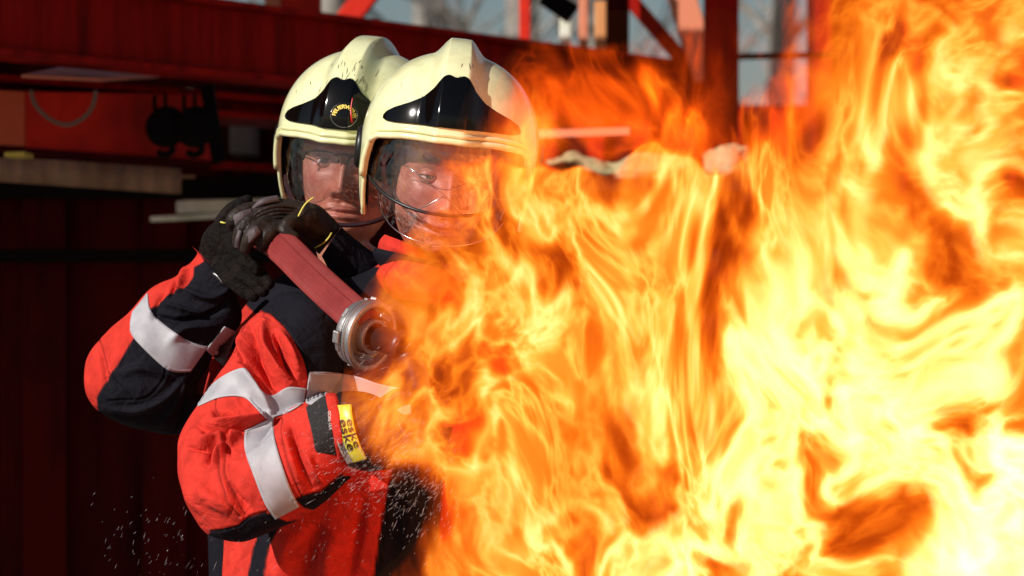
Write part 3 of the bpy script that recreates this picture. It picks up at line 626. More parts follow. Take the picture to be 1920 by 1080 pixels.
s1 = cloth('sleeve', slF, 620, 300, M_CLOTH, jF, base=RED, paint=[([(484, 500), (482, 580), (505, 586), (530, 607), (551, 639), (569, 674), (579, 712), (575, 757), (900, 760), (900, 500)], NAVY), (elbow, NAVY), (under, NAVY)], folds=[
    ([(495, 600), (500, 650), (520, 690), (545, 715)], 12, 8, 9), ([(470, 612), (478, 660), (500, 705), (520, 730)], 8, 7, -9), ([(525, 620), (545, 660), (560, 700)], 10, 9, 7), ([(515, 625), (530, 665), (548, 708)], 5, 6, -8), ([(452, 620), (456, 655), (470, 690)], 8, 10, 7),
    ([(445, 640), (452, 668), (462, 690)], 4, 4, -6), ([(408, 716), (454, 692), (482, 730), (503, 772)], 22, 10, 9), ([(470, 745), (490, 765), (505, 785)], 6, 6, -6),
    ([(400, 790), (430, 795), (480, 785), (500, 775)], 11, 7, 9), ([(400, 765), (410, 780), (440, 782)], 6, 6, -7), ([(365, 795), (400, 808), (450, 802), (500, 792)], 8, 7, -9), ([(370, 835), (410, 822), (455, 812)], 12, 8, 9),
    ([(350, 840), (380, 842), (410, 838)], 6, 6, -6), ([(400, 880), (412, 850), (440, 822)], 8, 7, 8), ([(385, 870), (395, 840), (415, 820)], 7, 6, -8), ([(430, 800), (425, 830), (432, 850)], 6, 6, -7),
    ([(370, 900), (395, 930), (440, 950)], 22, 14, 7), ([(425, 900), (440, 930), (465, 955)], 8, 8, -5), ([(350, 890), (362, 930), (385, 965)], 10, 14, 5),
    ([(530, 795), (545, 850), (560, 900)], 7, 9, 4), ([(545, 790), (558, 850), (585, 915)], 6, 6, -4), ([(575, 850), (590, 880), (605, 905)], 7, 7, 4), ([(505, 790), (540, 778), (572, 762)], 6, 9, 5)],
    seams=[[(420, 820), (413, 860), (412, 890), (425, 930), (450, 968)], [(430, 822), (422, 860), (422, 890), (435, 930), (460, 965)], [(530, 785), (530, 830), (545, 880), (565, 930)], [(394, 996), (444, 987), (464, 971), (499, 961)], [(484, 583), (505, 586), (530, 607), (551, 639), (569, 674), (579, 712)],
           [(484, 583), (462, 600), (452, 625), (440, 660)], [(640, 887), (600, 919), (569, 930), (553, 938)], [(405, 748), (403, 770), (418, 785)]], noise=.005)
bS1 = bvh_of(s1); bJF = bvh_of(jF)
ribbon('reflective_stripe', [(371, 757), (404, 715), (454, 690), (476, 711), (491, 733), (512, 741), (540, 726), (573, 728)], [(371, 762), (413, 745), (456, 745), (483, 768), (501, 786), (520, 780), (542, 772), (569, 756)], [bS1, bJF], .003, M_TAPE, s1, na=110, nb=16)
ribbon('reflective_stripe', [(514, 781), (514, 816), (526, 862), (542, 909), (561, 950)], [(459, 808), (459, 843), (476, 893), (497, 945), (516, 974)], [bS1], .003, M_TAPE, s1, na=80, nb=16)
ribbon('reflective_stripe', [(580, 697), (620, 698), (670, 706), (720, 722), (800, 735)], [(573, 756), (615, 768), (670, 772), (720, 776), (800, 785)], [bJF, bS1], .003, M_TAPE, jF, na=80, nb=16)
# knitted cuff, red hem and hook fastener
def cuff(name, ribs, m, n=30, nv=90, col=None, p=s1):
    V, F = loft(ribs, n, nv); n_ = gnormals(V, n, nv); V = V+n_*(.0008*vnoise(V, 60, 4))[:, None]; return mk(name, V, F, m, p, col=None if col is None else np.tile(col, (len(V), 1)))
cuff('cuff_band', [(600, 880, 574, 760, 4.475, .061), (603, 880, 576, 757, 4.475, .066), (632, 868, 606, 742, 4.465, .065), (636, 866, 612, 742, 4.465, .060)], M_KNIT)
cuff('cuff_hem', [(634, 868, 610, 742, 4.46, .058), (638, 872, 612, 737, 4.46, .064), (648, 866, 626, 737, 4.455, .063), (652, 862, 634, 740, 4.455, .056)], M_CLOTH, col=RED)
# front glove
g = MB(); g.add(*loft([(650, 874, 626, 740, 4.455, .052), (668, 880, 645, 733, 4.45, .056), (690, 884, 680, 734, 4.445, .054), (712, 882, 712, 745, 4.44, .050), (745, 878, 745, 770, 4.43, .042), (775, 874, 780, 790, 4.42, .032)], 60, 60))
for k, (dy, L) in enumerate(((0, 0), (20, 8), (40, 5), (58, -6))):
    g.add(*finger([(748, 796+dy, 4.42), (782+L, 792+dy, 4.385), (812+L, 806+dy, 4.385), (818+L, 830+dy, 4.42)], [.014, .0135, .0125, .011]))
g.add(*finger([(715, 770, 4.43), (742, 748, 4.40), (772, 742, 4.395), (796, 750, 4.40)], [.017, .015, .0135, .0115]))
gF = fuse(g.build('glove', M_FGLOVE, frt, smooth=True), .003)
bG = bvh_of(gF)
lab = ribbon('cuff_label', [(621, 763), (623, 790), (630, 822), (640, 850), (652, 870)], [(632, 760), (634, 788), (642, 820), (652, 846), (664, 867)], [bG], .005, M_GREY, gF, na=30, nb=8)
lab2 = ribbon('cuff_label', [(632, 760), (634, 788), (642, 820), (652, 846), (664, 867)], [(659, 758), (661, 780), (668, 812), (677, 838), (688, 860)], [bG], .0062, M_YEL, gF, na=30, nb=8)
def along(line, ofs, s0, sc_, sv=None):
    sv = sv or sc_
    L = cr(line, 200); seg = np.r_[0, np.cumsum(np.linalg.norm(np.diff(L, axis=0), axis=1))]
    def f(u, v):
        s = np.clip(s0+u*sc_, 0, seg[-1]); i = min(np.searchsorted(seg, s), 198); t = L[min(i+1, 199)]-L[max(i-1, 0)]; t = t/np.linalg.norm(t); n = np.array([t[1], -t[0]])
        q = L[i]+n*(v*sv+ofs); return q[0], q[1]
    return f
cl = [(646, 759), (648, 784), (655, 816), (665, 842), (676, 864)]; cg = [(626, 762), (628, 790), (636, 822), (646, 848), (658, 868)]
stick_text('eske', 1, along(cl, -6, 56, 34, 21), bG, .0085, 4.4, 'lettering', M_INK, lab2, .015)
stick_text('eske', 1, along(cl, 6.5, 56, 33, 20), bG, .0085, 4.4, 'lettering', M_INK, lab2, .0)
stick_text('SUPER MARS', 1, along(cg, 0, 60, 12.5, 11), bG, .0078, 4.4, 'lettering', M_INK, lab, .0)
stick_text('GORE-TEX', 1, along([(617, 764), (618, 790), (622, 815)], 0, 24, 7.5), bG, .009, 4.4, 'lettering', M_INKW, gF, .01)
# collar
col_ = MB()
c1 = cloth('collar', [(722, 440, 800, 470, 4.70, .07), (712, 452, 812, 490, 4.70, .085), (708, 470, 830, 500, 4.71, .09), (706, 490, 840, 515, 4.72, .09)], 60, 120, M_CLOTH, jF, base=RED, noise=.003)
c2 = cloth('collar_band', [(702, 464, 822, 492, 4.70, .092), (699, 474, 834, 502, 4.70, .098), (706, 492, 846, 516, 4.70, .098), (720, 506, 860, 530, 4.70, .098)], 50, 140, M_CLOTH, jF, base=NAVY, noise=.003)
c3 = cloth('collar_flap', [(738, 487, 840, 505, 4.68, .098), (722, 492, 856, 520, 4.68, .104), (706, 512, 872, 540, 4.68, .106), (715, 535, 880, 560, 4.68, .104), (735, 556, 880, 580, 4.69, .098)], 80, 150, M_CLOTH, jF, base=RED, noise=.006, seams=[[(744, 494), (728, 512), (722, 528), (735, 550)]])
# trousers and boots below the frame, for both
def legs(person, cx, d, w):
    tr = MB()
    for s in (-1, 1):
        x = P(cx, 0, d)[0]+s*w; tr.add(*frame_tube(np.array([(x*1-s*.02, d, .98), (x, d, .8), (x+s*.01, d-.03, .5), (x+s*.02, d, .15), (x+s*.02, d, .10)]), np.array([.10, .105, .085, .08, .082]), 32))
    tr.build('trousers', M_TROU, person, smooth=True)
    for s in (-1, 1):
        x = P(cx, 0, d)[0]+s*(w+.02); m = MB(); m.add(*frame_tube(np.array([(x, d+.02, .28), (x, d+.02, .16), (x, d, .07), (x, d-.08, .05), (x, d-.16, .045), (x, d-.19, .04)]), np.array([.058, .055, .056, .05, .045, .02]), 24)); m.box((x-.05, d-.20, 0), (x+.05, d+.07, .02)); m.build('boot', M_BLACKP, person, smooth=False)
M_TROU = mat('trousers', tuple(NAVY), .8, bump=.4, bscale=30, bdist=.005)
legs(rear, 640, 5.10, .12); legs(frt, 675, 4.81, .12)

# emblem on the rear helmet plate
bP = bvh_of(plR)
def arc(cx, cy, r, a0):
    def f(u, v):
        a = R(a0)+u*13/r; return cx+(r+v*12)*math.sin(a), cy-(r+v*12)*math.cos(a)
    return f
stick_text('FEUERWEHR', .82, arc(645, 219, 19, 8), bP, .0012, 4.85, 'lettering', M_INKY, plR, .03)
eb = MB(); rr = [cast(bP, 645+25*math.cos(t), 216+23*math.sin(t), .0008, 4.86) for t in np.linspace(0, 2*PI, 60)]
for i in range(0, 59): eb.add(*frame_tube(np.array(rr[i:i+2]), .00045, 5))
eb.build('emblem_ring', M_EDGE, plR)
rb = MB(); q = [cast(bP, x, y, .0008, 4.86) for x, y in ((661, 184), (658, 205), (660, 228), (664, 248))]; V, F = frame_tube(cr(q, 20), np.linspace(.0008, .0022, 20), 8); mk('red_stripe', V, F, mat('red stripe', (.6, .02, .01), .3), plR)

# ------------------------------------------------------------------ hose with coupling and nozzle
hose = empty('fire_hose', P(560, 520, 4.7)*np.array([1, 1, 1]), 'ribbed dark red fire hose with cast metal coupling resting on the front shoulder', 'fire hose')
M_HOSE = mat('hose rubber', (.25, .028, .026), .55, spots=(.19, .018, .017), sscale=20, bump=.5, bscale=700, bdist=.0008)
nvh = 0; hp = cr([(380, 620, 5.35), (400, 520, 5.2), (440, 450, 5.0), (490, 438, 4.84), (530, 464, 4.73), (580, 513, 4.63), (625, 555, 4.56), (662, 588, 4.50), (685, 610, 4.47)], 260)
W = np.array([P(*q) for q in hp]); nv = 480; T_ = np.gradient(W, axis=0); T_ /= np.linalg.norm(T_, axis=1, keepdims=True); V = []; u = np.cross(T_[0], (0, 0, 1.)); a = np.linspace(0, 2*PI, nv, endpoint=False)
gro = .0275-.0022*(np.maximum(0, np.cos(a*11+.6*np.sin(a*2)))**24)+.0006*np.cos(a*60)
for i in range(len(W)):
    u = u-T_[i]*(u@T_[i]); u /= np.linalg.norm(u); w_ = np.cross(T_[i], u); V.append(W[i]+gro[:, None]*(np.cos(a)[:, None]*u+np.sin(a)[:, None]*w_))
mk('hose_tube', np.concatenate(V), gridfaces(len(W), nv), M_HOSE, hose)
cc = P(684, 626, 4.49); ca = np.array((.74, -.60, -.22)); ca /= np.linalg.norm(ca)
V, F = lathe([(-.034, .026), (-.034, .031), (-.020, .033), (-.018, .046), (-.015, .052), (-.004, .0535), (-.003, .0515), (.000, .0515), (.001, .0555), (.016, .0565), (.018, .054), (.018, .0475), (.010, .044), (.004, .040), (.004, .031), (.018, .030), (.022, .028), (.022, .022), (.008, .020), (.008, .001)], cc, ca, 96)
cp = mk('coupling', V, F, M_METAL, hose)
cp.modifiers.new('b', 'BEVEL').width = .0008; cp.modifiers['b'].limit_method = 'ANGLE'; cp.modifiers['b'].segments = 2
uu = np.cross(ca, (0, 0, 1.)); uu /= np.linalg.norm(uu); ww = np.cross(ca, uu)
for k in range(3):
    t = 2*PI*k/3+2.2; rv = uu*math.cos(t)+ww*math.sin(t); tv = np.cross(ca, rv); Mx = np.stack([rv, tv, ca], 1); m = MB(); m.box((.050, -.010, -.014), (.060, .010, -.002), (Mx, cc)); m.build('lug', M_METAL, cp, bevel=.002)
for k in range(2):
    t = 2*PI*k/2+1.2; rv = uu*math.cos(t)+ww*math.sin(t); tv = np.cross(ca, rv); Mx = np.stack([rv, tv, ca], 1); m = MB(); m.box((.031, -.013, .003), (.037, .013, .027), (Mx, cc)); m.box((.037, -.013, .022), (.040, .009, .027), (Mx, cc)); m.build('claw', M_METAL, cp, bevel=.0015)
V, F = lathe([(.006, .055), (.006, .0572), (.0075, .0572), (.0075, .055)], cc, ca, 80); mk('ring_line', V, F, M_METAL, cp)
for k in range(6):
    t = 2*PI*k/6+.4; rv = uu*math.cos(t)+ww*math.sin(t); tv = np.cross(ca, rv); Mx = np.stack([rv, tv, ca], 1); m = MB(); m.box((.052, -.008, -.013), (.0552, .008, -.006), (Mx, cc)); m.build('grip_rib', M_METAL, cp, bevel=.001)
# nozzle going on towards the fire, with a grip under it
V, F = lathe([(.006, .016), (.03, .017), (.032, .020), (.07, .021), (.075, .025), (.085, .025), (.088, .022), (.088, .017), (.06, .014), (.06, .001)], cc, ca, 48); nz_ = mk('nozzle', V, F, M_BLACKP, hose)
V, F = tube([(762, 662, 4.43), (785, 720, 4.42), (792, 800, 4.42), (790, 880, 4.42)], [.02, .017, .017, .017], 30, 20); mk('grip', V, F, M_BLACKP, nz_)

# ------------------------------------------------------------------ steel training structure behind
def bar(mb, A, B, w, h, up=(0, 0, 1)):
    A = np.array(A, float); B = np.array(B, float); t = B-A; L = np.linalg.norm(t); t /= L; s = np.cross(t, up); s = np.cross(t, (0, 1, 0)) if np.linalg.norm(s) < .05 else s; s /= np.linalg.norm(s); u_ = np.cross(s, t)
    mb.box((0, -w/2, -h/2), (L, w/2, h/2), (np.stack([t, s, u_], 1), A)); return mb
def ibeam(name, A, B, z0, z1, m, label, fl=.14, cat='steel beam'):
    e = empty(name, (A[0], A[1], z0), label, cat); mid = (z0+z1)/2
    w = MB(); bar(w, (*A, mid), (*B, mid), .012, z1-z0-.03); w.build('web', m, e)
    for z in (z0+.0075, z1-.0075): f = MB(); bar(f, (*A, z), (*B, z), fl, .015); f.build('flange', m, e)
    return e
xy = lambda px, d: (P(px, 0, d)[0], d)
ibeam('steel_beam', xy(-300, 6.2), xy(1330, 9.4), 1.925, 2.12, M_STEEL, 'long dark red steel beam running behind both helmets')
ibeam('steel_beam', xy(-300, 6.9), xy(1000, 9.2), 1.86, 1.925, M_STEEL, 'thin dark red lower beam above the red box', .3)
# slab, its sunlight painted in as the pale colour
m = MB(); m.add([P(130, 122, 7.3), P(300, 139, 7.6), P(190, 147, 6.9), P(40, 140, 6.7), *[P(a_, b_+6, c_) for a_, b_, c_ in ((130, 122, 7.3), (300, 139, 7.6), (190, 147, 6.9), (40, 140, 6.7))]], [(0, 1, 2, 3), (7, 6, 5, 4), (0, 4, 5, 1), (1, 5, 6, 2), (2, 6, 7, 3), (3, 7, 4, 0)])
tag(m.build('steel_plate', M_PALE), 'pale sunlit red steel plate lying between the two beams at upper left', 'steel plate')
# red box with cable and tackle
rb_ = empty('steel_box', P(200, 270, 7.2), 'long bright red steel box under the beams at left', 'steel box')
x0, x1 = P(-200, 0, 6.9)[0], P(400, 0, 7.6)[0]
m = MB(); m.add([P(-200, 262, 6.8), P(46, 274, 7.0), P(46, 172, 7.0), P(-200, 160, 6.8), P(-200, 262, 7.3), P(46, 274, 7.5), P(46, 172, 7.5), P(-200, 160, 7.3)], [(0, 1, 2, 3), (5, 4, 7, 6), (3, 2, 6, 7), (1, 0, 4, 5), (1, 5, 6, 2), (0, 3, 7, 4)]); m.build('end_panel', mat('sunlit red paint', (.62, .12, .05), .7, spec=.2), rb_)  # sun on the box end is put into its orange-red colour
m = MB(); m.add([P(47, 276, 7.05), P(400, 302, 7.7), P(400, 178, 7.7), P(47, 172, 7.05), P(47, 276, 7.6), P(400, 302, 8.2), P(400, 178, 8.2), P(47, 172, 7.6)], [(0, 1, 2, 3), (5, 4, 7, 6), (3, 2, 6, 7), (1, 0, 4, 5), (1, 5, 6, 2), (0, 3, 7, 4)]); m.build('side_panel', M_STEELB, rb_)
m = MB(); bar(m, P(-200, 268, 6.75), P(400, 306, 7.62), .05, .012); m.build('lower_edge', M_RUST, rb_)
V, F = tube([(58, 168, 6.9), (66, 196, 6.9), (92, 222, 6.9), (125, 234, 6.9), (155, 222, 6.9), (174, 198, 6.9), (180, 168, 6.9)], .0055, 50, 10); tag(mk('cable', V, F, M_ROPE), 'thick beige cable hanging in a loop against the red box', 'cable')
for k, (x, lab_) in enumerate(((300, 'black chain hoist hanging in front of the red box, the left one'), (355, 'black chain hoist hanging in front of the red box, the right one'))):
    e = empty('chain_hoist', P(x, 190, 7.3), lab_, 'hoist', 'black hoists hanging at the red box'); m = MB(); m.add(*lathe([(-.03, .005), (-.03, .04), (-.02, .052), (.02, .052), (.03, .04), (.03, .005)], P(x+12, 238, 7.3), (0.3, -1, .1), 30)); m.build('housing', M_BLK, e, smooth=True)
    m = MB(); m.add(*tube([(x-10, 178, 7.3), (x-8, 210, 7.3), (x+10, 240, 7.3)], .006, 20, 8)); m.add(*tube([(x+10, 175, 7.32), (x+10, 210, 7.3)], .005, 12, 8)); m.build('chain', M_BLK, e)
    m = MB(); m.add(*tube([(x+10, 260, 7.3), (x+24, 280, 7.3), (x+10, 290, 7.3), (x-6, 284, 7.3)], .009, 20, 8)); m.build('hook', M_BLK, e)
m = MB(); bar(m, P(388, 160, 7.5), P(410, 305, 7.5), .035, .035); tag(m.build('steel_strut', M_BLK), 'black upright strut at the right end of the red box', 'strut')
m = MB(); bar(m, P(405, 310, 8.0), P(700, 325, 8.6), .04, .02); bar(m, P(405, 218, 8.2), P(700, 215, 8.8), .04, .05); tag(m.build('steel_rail', M_STEEL), 'dark red double rail left of the rear helmet', 'rail')
m = MB(); m.box((P(430, 0, 9)[0], 9, P(0, 290, 9)[2]), (P(475, 0, 9)[0], 9.3, P(0, 226, 9)[2])); tag(m.build('grey_cabinet', M_CONC, bevel=.01), 'small grey cabinet behind the rails beside the rear helmet', 'cabinet')
# corrugated sheet
n = 240; V = []
for i in range(n):
    t = i/(n-1); xx = -120+460*t; d_ = 6.6+.9*t; w_ = .008*math.cos(t*2*PI*13)
    top = np.interp(xx, [-120, 110, 340], [290, 300, 316]); bot = np.interp(xx, [-120, 0, 340], [332, 341, 364])
    V += [P(xx, top, d_+w_), P(xx, bot, d_+w_), P(xx, top, d_+w_+.004), P(xx, bot, d_+w_+.004)]
F = []
for i in range(n-1):
    a_ = i*4; b_ = a_+4; F += [(a_, a_+1, b_+1, b_), (a_+2, b_+2, b_+3, a_+3), (a_, b_, b_+2, a_+2), (a_+1, a_+3, b_+3, b_+1)]
tag(mk('corrugated_sheet', V, F, M_CORR), 'brown corrugated sheet hanging under the red box', 'metal sheet')
def plank(A, B, h, m, nm, lab_, cat, dp=.12):
    m_ = MB(); bar(m_, A, B, dp, h); return tag(m_.build(nm, m, bevel=.003), lab_, cat)
plank(P(335, 331, 7.6), P(366, 331, 7.6), .009, M_CORR, 'steel_rod', 'short rusty rod sticking out right of the corrugated sheet', 'rod', .02)
plank(P(340, 388, 7.8), P(520, 384, 7.9), .034, M_WHITE, 'white_plank', 'wide pale plank seen left of the gloves', 'plank')
plank(P(305, 410, 7.5), P(392, 405, 7.6), .015, M_WHITE, 'white_plank', 'narrow white plank below the wide pale one', 'plank')
plank(P(16, 292, 6.7), P(55, 291, 6.7), .012, mat('yellow paint', (.6, .45, .06), .5), 'yellow_strip', 'short yellow strip under the left end of the red box', 'strip')
# dark ribbed wall below
wl_ = empty('steel_wall', (P(200, 0, 8)[0], 8.0, 0), 'very dark red ribbed steel wall filling the lower left', 'wall')
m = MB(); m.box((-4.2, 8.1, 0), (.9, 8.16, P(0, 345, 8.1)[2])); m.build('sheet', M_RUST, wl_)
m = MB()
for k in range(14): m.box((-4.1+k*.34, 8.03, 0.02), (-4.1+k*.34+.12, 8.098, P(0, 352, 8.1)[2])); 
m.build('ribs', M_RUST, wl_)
m = MB(); bar(m, (-4.2, 7.98, P(0, 352, 8.0)[2]), (.9, 7.98, P(0, 352, 8.0)[2]), .09, .06); m.build('top_rail', M_BLK, wl_)
m = MB(); bar(m, (-4.2, 7.97, P(0, 480, 8.0)[2]), (.9, 7.97, P(0, 480, 8.0)[2]), .08, .035); m.build('gap_strip', M_BLK, wl_)  # black bar standing for the dark gap across the wall
dc = empty('steel_container', (1.2, 10.4, 0), 'dark red container standing behind the fire at right', 'container')
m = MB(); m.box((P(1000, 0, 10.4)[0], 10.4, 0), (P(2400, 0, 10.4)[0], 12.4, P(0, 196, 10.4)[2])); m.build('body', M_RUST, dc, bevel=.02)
m = MB()
for k in range(16): m.box((P(1015+k*86, 0, 10.4)[0], 10.36, .05), (P(1015+k*86+30, 0, 10.4)[0], 10.398, P(0, 205, 10.4)[2]))
m.build('ribs', M_STEEL, dc)
bk = empty('steel_partition', (-1.5, 9.2, 0), 'black steel partition behind the red box at upper left', 'partition')
for nm_, a_, b_ in (('upper_panel', 95, 167), ('lower_panel', 183, 346)):
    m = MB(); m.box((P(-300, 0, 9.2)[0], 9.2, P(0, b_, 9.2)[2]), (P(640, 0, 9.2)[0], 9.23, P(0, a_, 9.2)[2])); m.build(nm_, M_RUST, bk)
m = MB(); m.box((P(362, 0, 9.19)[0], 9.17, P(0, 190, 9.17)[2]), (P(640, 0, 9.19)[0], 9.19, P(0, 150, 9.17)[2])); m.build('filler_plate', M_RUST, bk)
# truss members above the beam, partly out in the sun
def post(nm, A, B, w, m, lab_, cat='post', dp=None):
    m_ = MB(); bar(m_, A, B, w, dp or w, up=(0, 1, 0)); return tag(m_.build(nm, m, bevel=.004), lab_, cat)
post('steel_post', P(984, 95, 9.2), P(984, -80, 9.2), .036, M_STEELB, 'slim red post against the pale woods above the beam')
post('diagonal_brace', P(648, 42, 9.05), P(712, -40, 9.05), .07, M_STEELB, 'red diagonal brace above the rear helmet', 'brace')
post('steel_post', P(566, 40, 8.4), P(566, -60, 8.4), .11, M_STEELB, 'wide dark red post left of the diagonal brace')
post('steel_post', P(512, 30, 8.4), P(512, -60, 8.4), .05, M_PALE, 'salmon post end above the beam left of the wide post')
post('white_pipe', P(1060, 100, 9.05), P(1060, 18, 9.05), .035, M_WHITE, 'cream white upright pipe at the right end of the beam', 'pipe')
post('black_bracket', P(1075, 28, 8.8), P(1020, -10, 8.8), .06, M_BLK, 'black bracket capping the cream pipe', 'bracket')
post('steel_post', P(1094, 110, 9.05), P(1094, -80, 9.05), .028, M_PALE, 'narrow salmon red post right of the cream pipe')
post('orange_pipe', P(1126, 106, 9.05), P(1126, 3, 9.05), .036, mat('orange paint', (.75, .32, .12), .5), 'short pale orange pipe between the red posts', 'pipe')
post('steel_post', P(1158, 112, 8.9), P(1158, -80, 8.9), .07, M_RUST, 'wide dark red post right of the orange pipe')
post('diagonal_brace', P(1165, -20, 9.05), P(1330, 170, 9.05), .045, M_STEEL, 'dark diagonal brace falling to the right into the fire', 'brace')
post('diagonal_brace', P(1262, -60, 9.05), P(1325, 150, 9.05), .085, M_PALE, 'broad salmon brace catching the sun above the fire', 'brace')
post('steel_column', P(1352, 420, 8.6), P(1352, -100, 8.6), .10, M_STEEL, 'thick dark red column left of the gap to the sky', 'column')
post('steel_rail', P(1385, 106, 9.0), P(1700, 100, 9.3), .02, M_BLK, 'thin dark rail crossing the gap to the sky', 'rail')
# work platform behind the flames
pf = empty('work_platform', P(1230, 350, 7.4), 'raised platform showing through the flames right of the front helmet', 'platform')
m = MB(); bar(m, P(1000, 352, 7.4), P(1400, 352, 7.4), .5, .03); m.build('deck', M_BLK, pf)
m = MB(); bar(m, P(1005, 252, 7.5), P(1180, 246, 7.5), .03, .02); m.build('rail', M_PALE, pf)
for x in (1100, 1240, 1370): m = MB(); bar(m, P(x, 360, 7.4), P(x, 1500, 7.4), .05, .05, up=(0, 1, 0)); m.build('leg', M_RUST, pf)
def lump(nm, ribs, m_, lab_, cat):
    V, F = loft(ribs, 60, 40, .7); V = V+np.stack([vnoise(V, 22, 6), vnoise(V, 22, 7), vnoise(V, 22, 8)], 1)*.012+np.stack([vnoise(V, 60, 6), vnoise(V, 60, 7), vnoise(V, 60, 8)], 1)*.005
    return tag(mk(nm, V, F, m_), lab_, cat)
lump('crumpled_tarp', [(1030, 298, 1032, 306, 7.35, .03), (1080, 290, 1090, 322, 7.35, .08), (1150, 302, 1150, 344, 7.35, .10), (1200, 290, 1205, 352, 7.35, .12), (1250, 294, 1250, 350, 7.35, .12), (1292, 304, 1292, 346, 7.35, .06)], M_CREAM, 'long crumpled cream tarp lying on the platform behind the flames', 'tarp')
lump('cream_sack', [(1322, 290, 1326, 340, 7.33, .06), (1345, 276, 1350, 350, 7.33, .10), (1380, 270, 1385, 350, 7.33, .10), (1402, 280, 1402, 338, 7.33, .05)], M_CREAM, 'stubby cream sack at the right end of the platform', 'sack')
tw = empty('dark_backdrop', (P(1540, 0, 9.6)[0], 9.6, 0), 'tall dark red steel tower added behind the flames at upper right', 'backdrop')  # dark backing added so the flames stay orange against the sky
m = MB(); m.box((P(1530, 0, 9.6)[0], 9.6, 0), (P(2500, 0, 9.6)[0], 9.9, P(0, -260, 9.6)[2])); m.build('cladding', M_RUST, tw)
for x in (1530, 1700, 1900): m = MB(); m.box((P(x, 0, 9.55)[0], 9.50, 0), (P(x+26, 0, 9.55)[0], 9.598, P(0, -262, 9.6)[2])); m.build('column', M_STEEL, tw)
# roof deck added out of view, cut to shade the structure behind
dk = empty('sunshade_deck', (0, 8, 3.1), 'steel roof deck added out of view to shade the training structure', 'sunshade')
m = MB(); m.box((-9, 4.9, 3.10), (-1.9, 8.5, 3.14)); m.box((-1.899, 6.5, 3.10), (2.6, 7.95, 3.14)); m.build('deck_plate', M_STEEL, dk)
for x in (-6.5, -3.5): m = MB(); m.box((x, 7.6, 0), (x+.12, 7.72, 3.09)); m.build('pillar', M_STEEL, dk)

# ------------------------------------------------------------------ ground, trees beyond
tag(mk('ground', np.array([(-400, -60, 0), (400, -60, 0), (400, 900, 0), (-400, 900, 0)]), [(0, 1, 2, 3)], M_CONC, smooth=False), kind='structure')
def tree(x, y, h, seed, label):
    r_ = random.Random(seed); e = empty('bare_tree', (x, y, 0), label, 'tree', 'bare trees standing beyond the steel structure'); m = MB(); top = []
    lean = r_.uniform(-.03, .03)*h; pts = np.array([(x+lean*t+math.sin(t*5+seed)*.1, y, h*t) for t in np.linspace(0, 1, 14)]); m.add(*frame_tube(pts, np.linspace(.16, .02, 14)*h/11, 10)); m.build('trunk', M_BARK, e, smooth=True)
    c = MB()
    for k in range(46):
        t = r_.uniform(.18, .95); b0 = pts[int(t*13)]; an = r_.uniform(0, 2*PI); L = r_.uniform(.8, 2.6)*(1.15-t); q = [b0]
        for j in range(5): q.append(q[-1]+np.array([math.cos(an)*L/5, math.sin(an)*L/5, L/5*r_.uniform(.5, 1.3)])); an += r_.uniform(-.4, .4)
        c.add(*frame_tube(np.array(q), np.linspace(.045, .008, 6)*(1.2-t), 5))
        for j in range(3):
            b1 = q[r_.randint(2, 5)]; dv = np.array([r_.uniform(-.5, .5), r_.uniform(-.5, .5), r_.uniform(.2, .8)]); c.add(*frame_tube(np.array([b1, b1+dv*.5, b1+dv]), np.array([.014, .01, .005]), 4))
    c.build('crown', M_BARK, e)
TL = [(-3.4, 24, 'bare tree whose trunk stands left of the diagonal brace'), (-2.2, 27, 'bare tree seen just right of the diagonal brace'), (-1.5, 23, 'bare tree seen above the gap between the helmets'), (-.7, 26, 'bare tree above the front helmet'), (.05, 22, 'bare tree close to the slim red post'), (.9, 27, 'bare tree behind the cream pipe'),
      (2.3, 24, 'bare tree left of the thick column'), (4.1, 30, 'bare tree in the right gap to the sky'), (-7, 30, 'bare tree far left behind the beams')]
for i, (x, y, lb) in enumerate(TL): tree(x, y, 11+i % 3, i+11, lb)
for i, (x, w_) in enumerate(((185, 22), (262, 26), (325, 30))):
    c = MB(); r_ = random.Random(i); ctr = P(x, 178, 13)
    for k in range(260):
        p_ = ctr+np.array([r_.gauss(0, w_*.0011), r_.gauss(0, .05), r_.gauss(0, .02)]); s_ = .012; q_ = np.array([r_.gauss(0, 1) for _ in range(9)]).reshape(3, 3)*s_; c.add(p_+q_, [(0, 1, 2)])
    for k in range(4): c.add(*frame_tube(np.array([(ctr[0]+k*.01, 13, 0), (ctr[0]-k*.01, 13, ctr[2]*.6), ctr]), np.array([.03, .02, .006]), 6))
    tag(c.build('yellow_bush', M_LEAF), ['first', 'middle', 'last'][i]+' of three yellow bush tops seen over the red box, counted from the left', 'bush', 'yellow bushes beyond the red box')

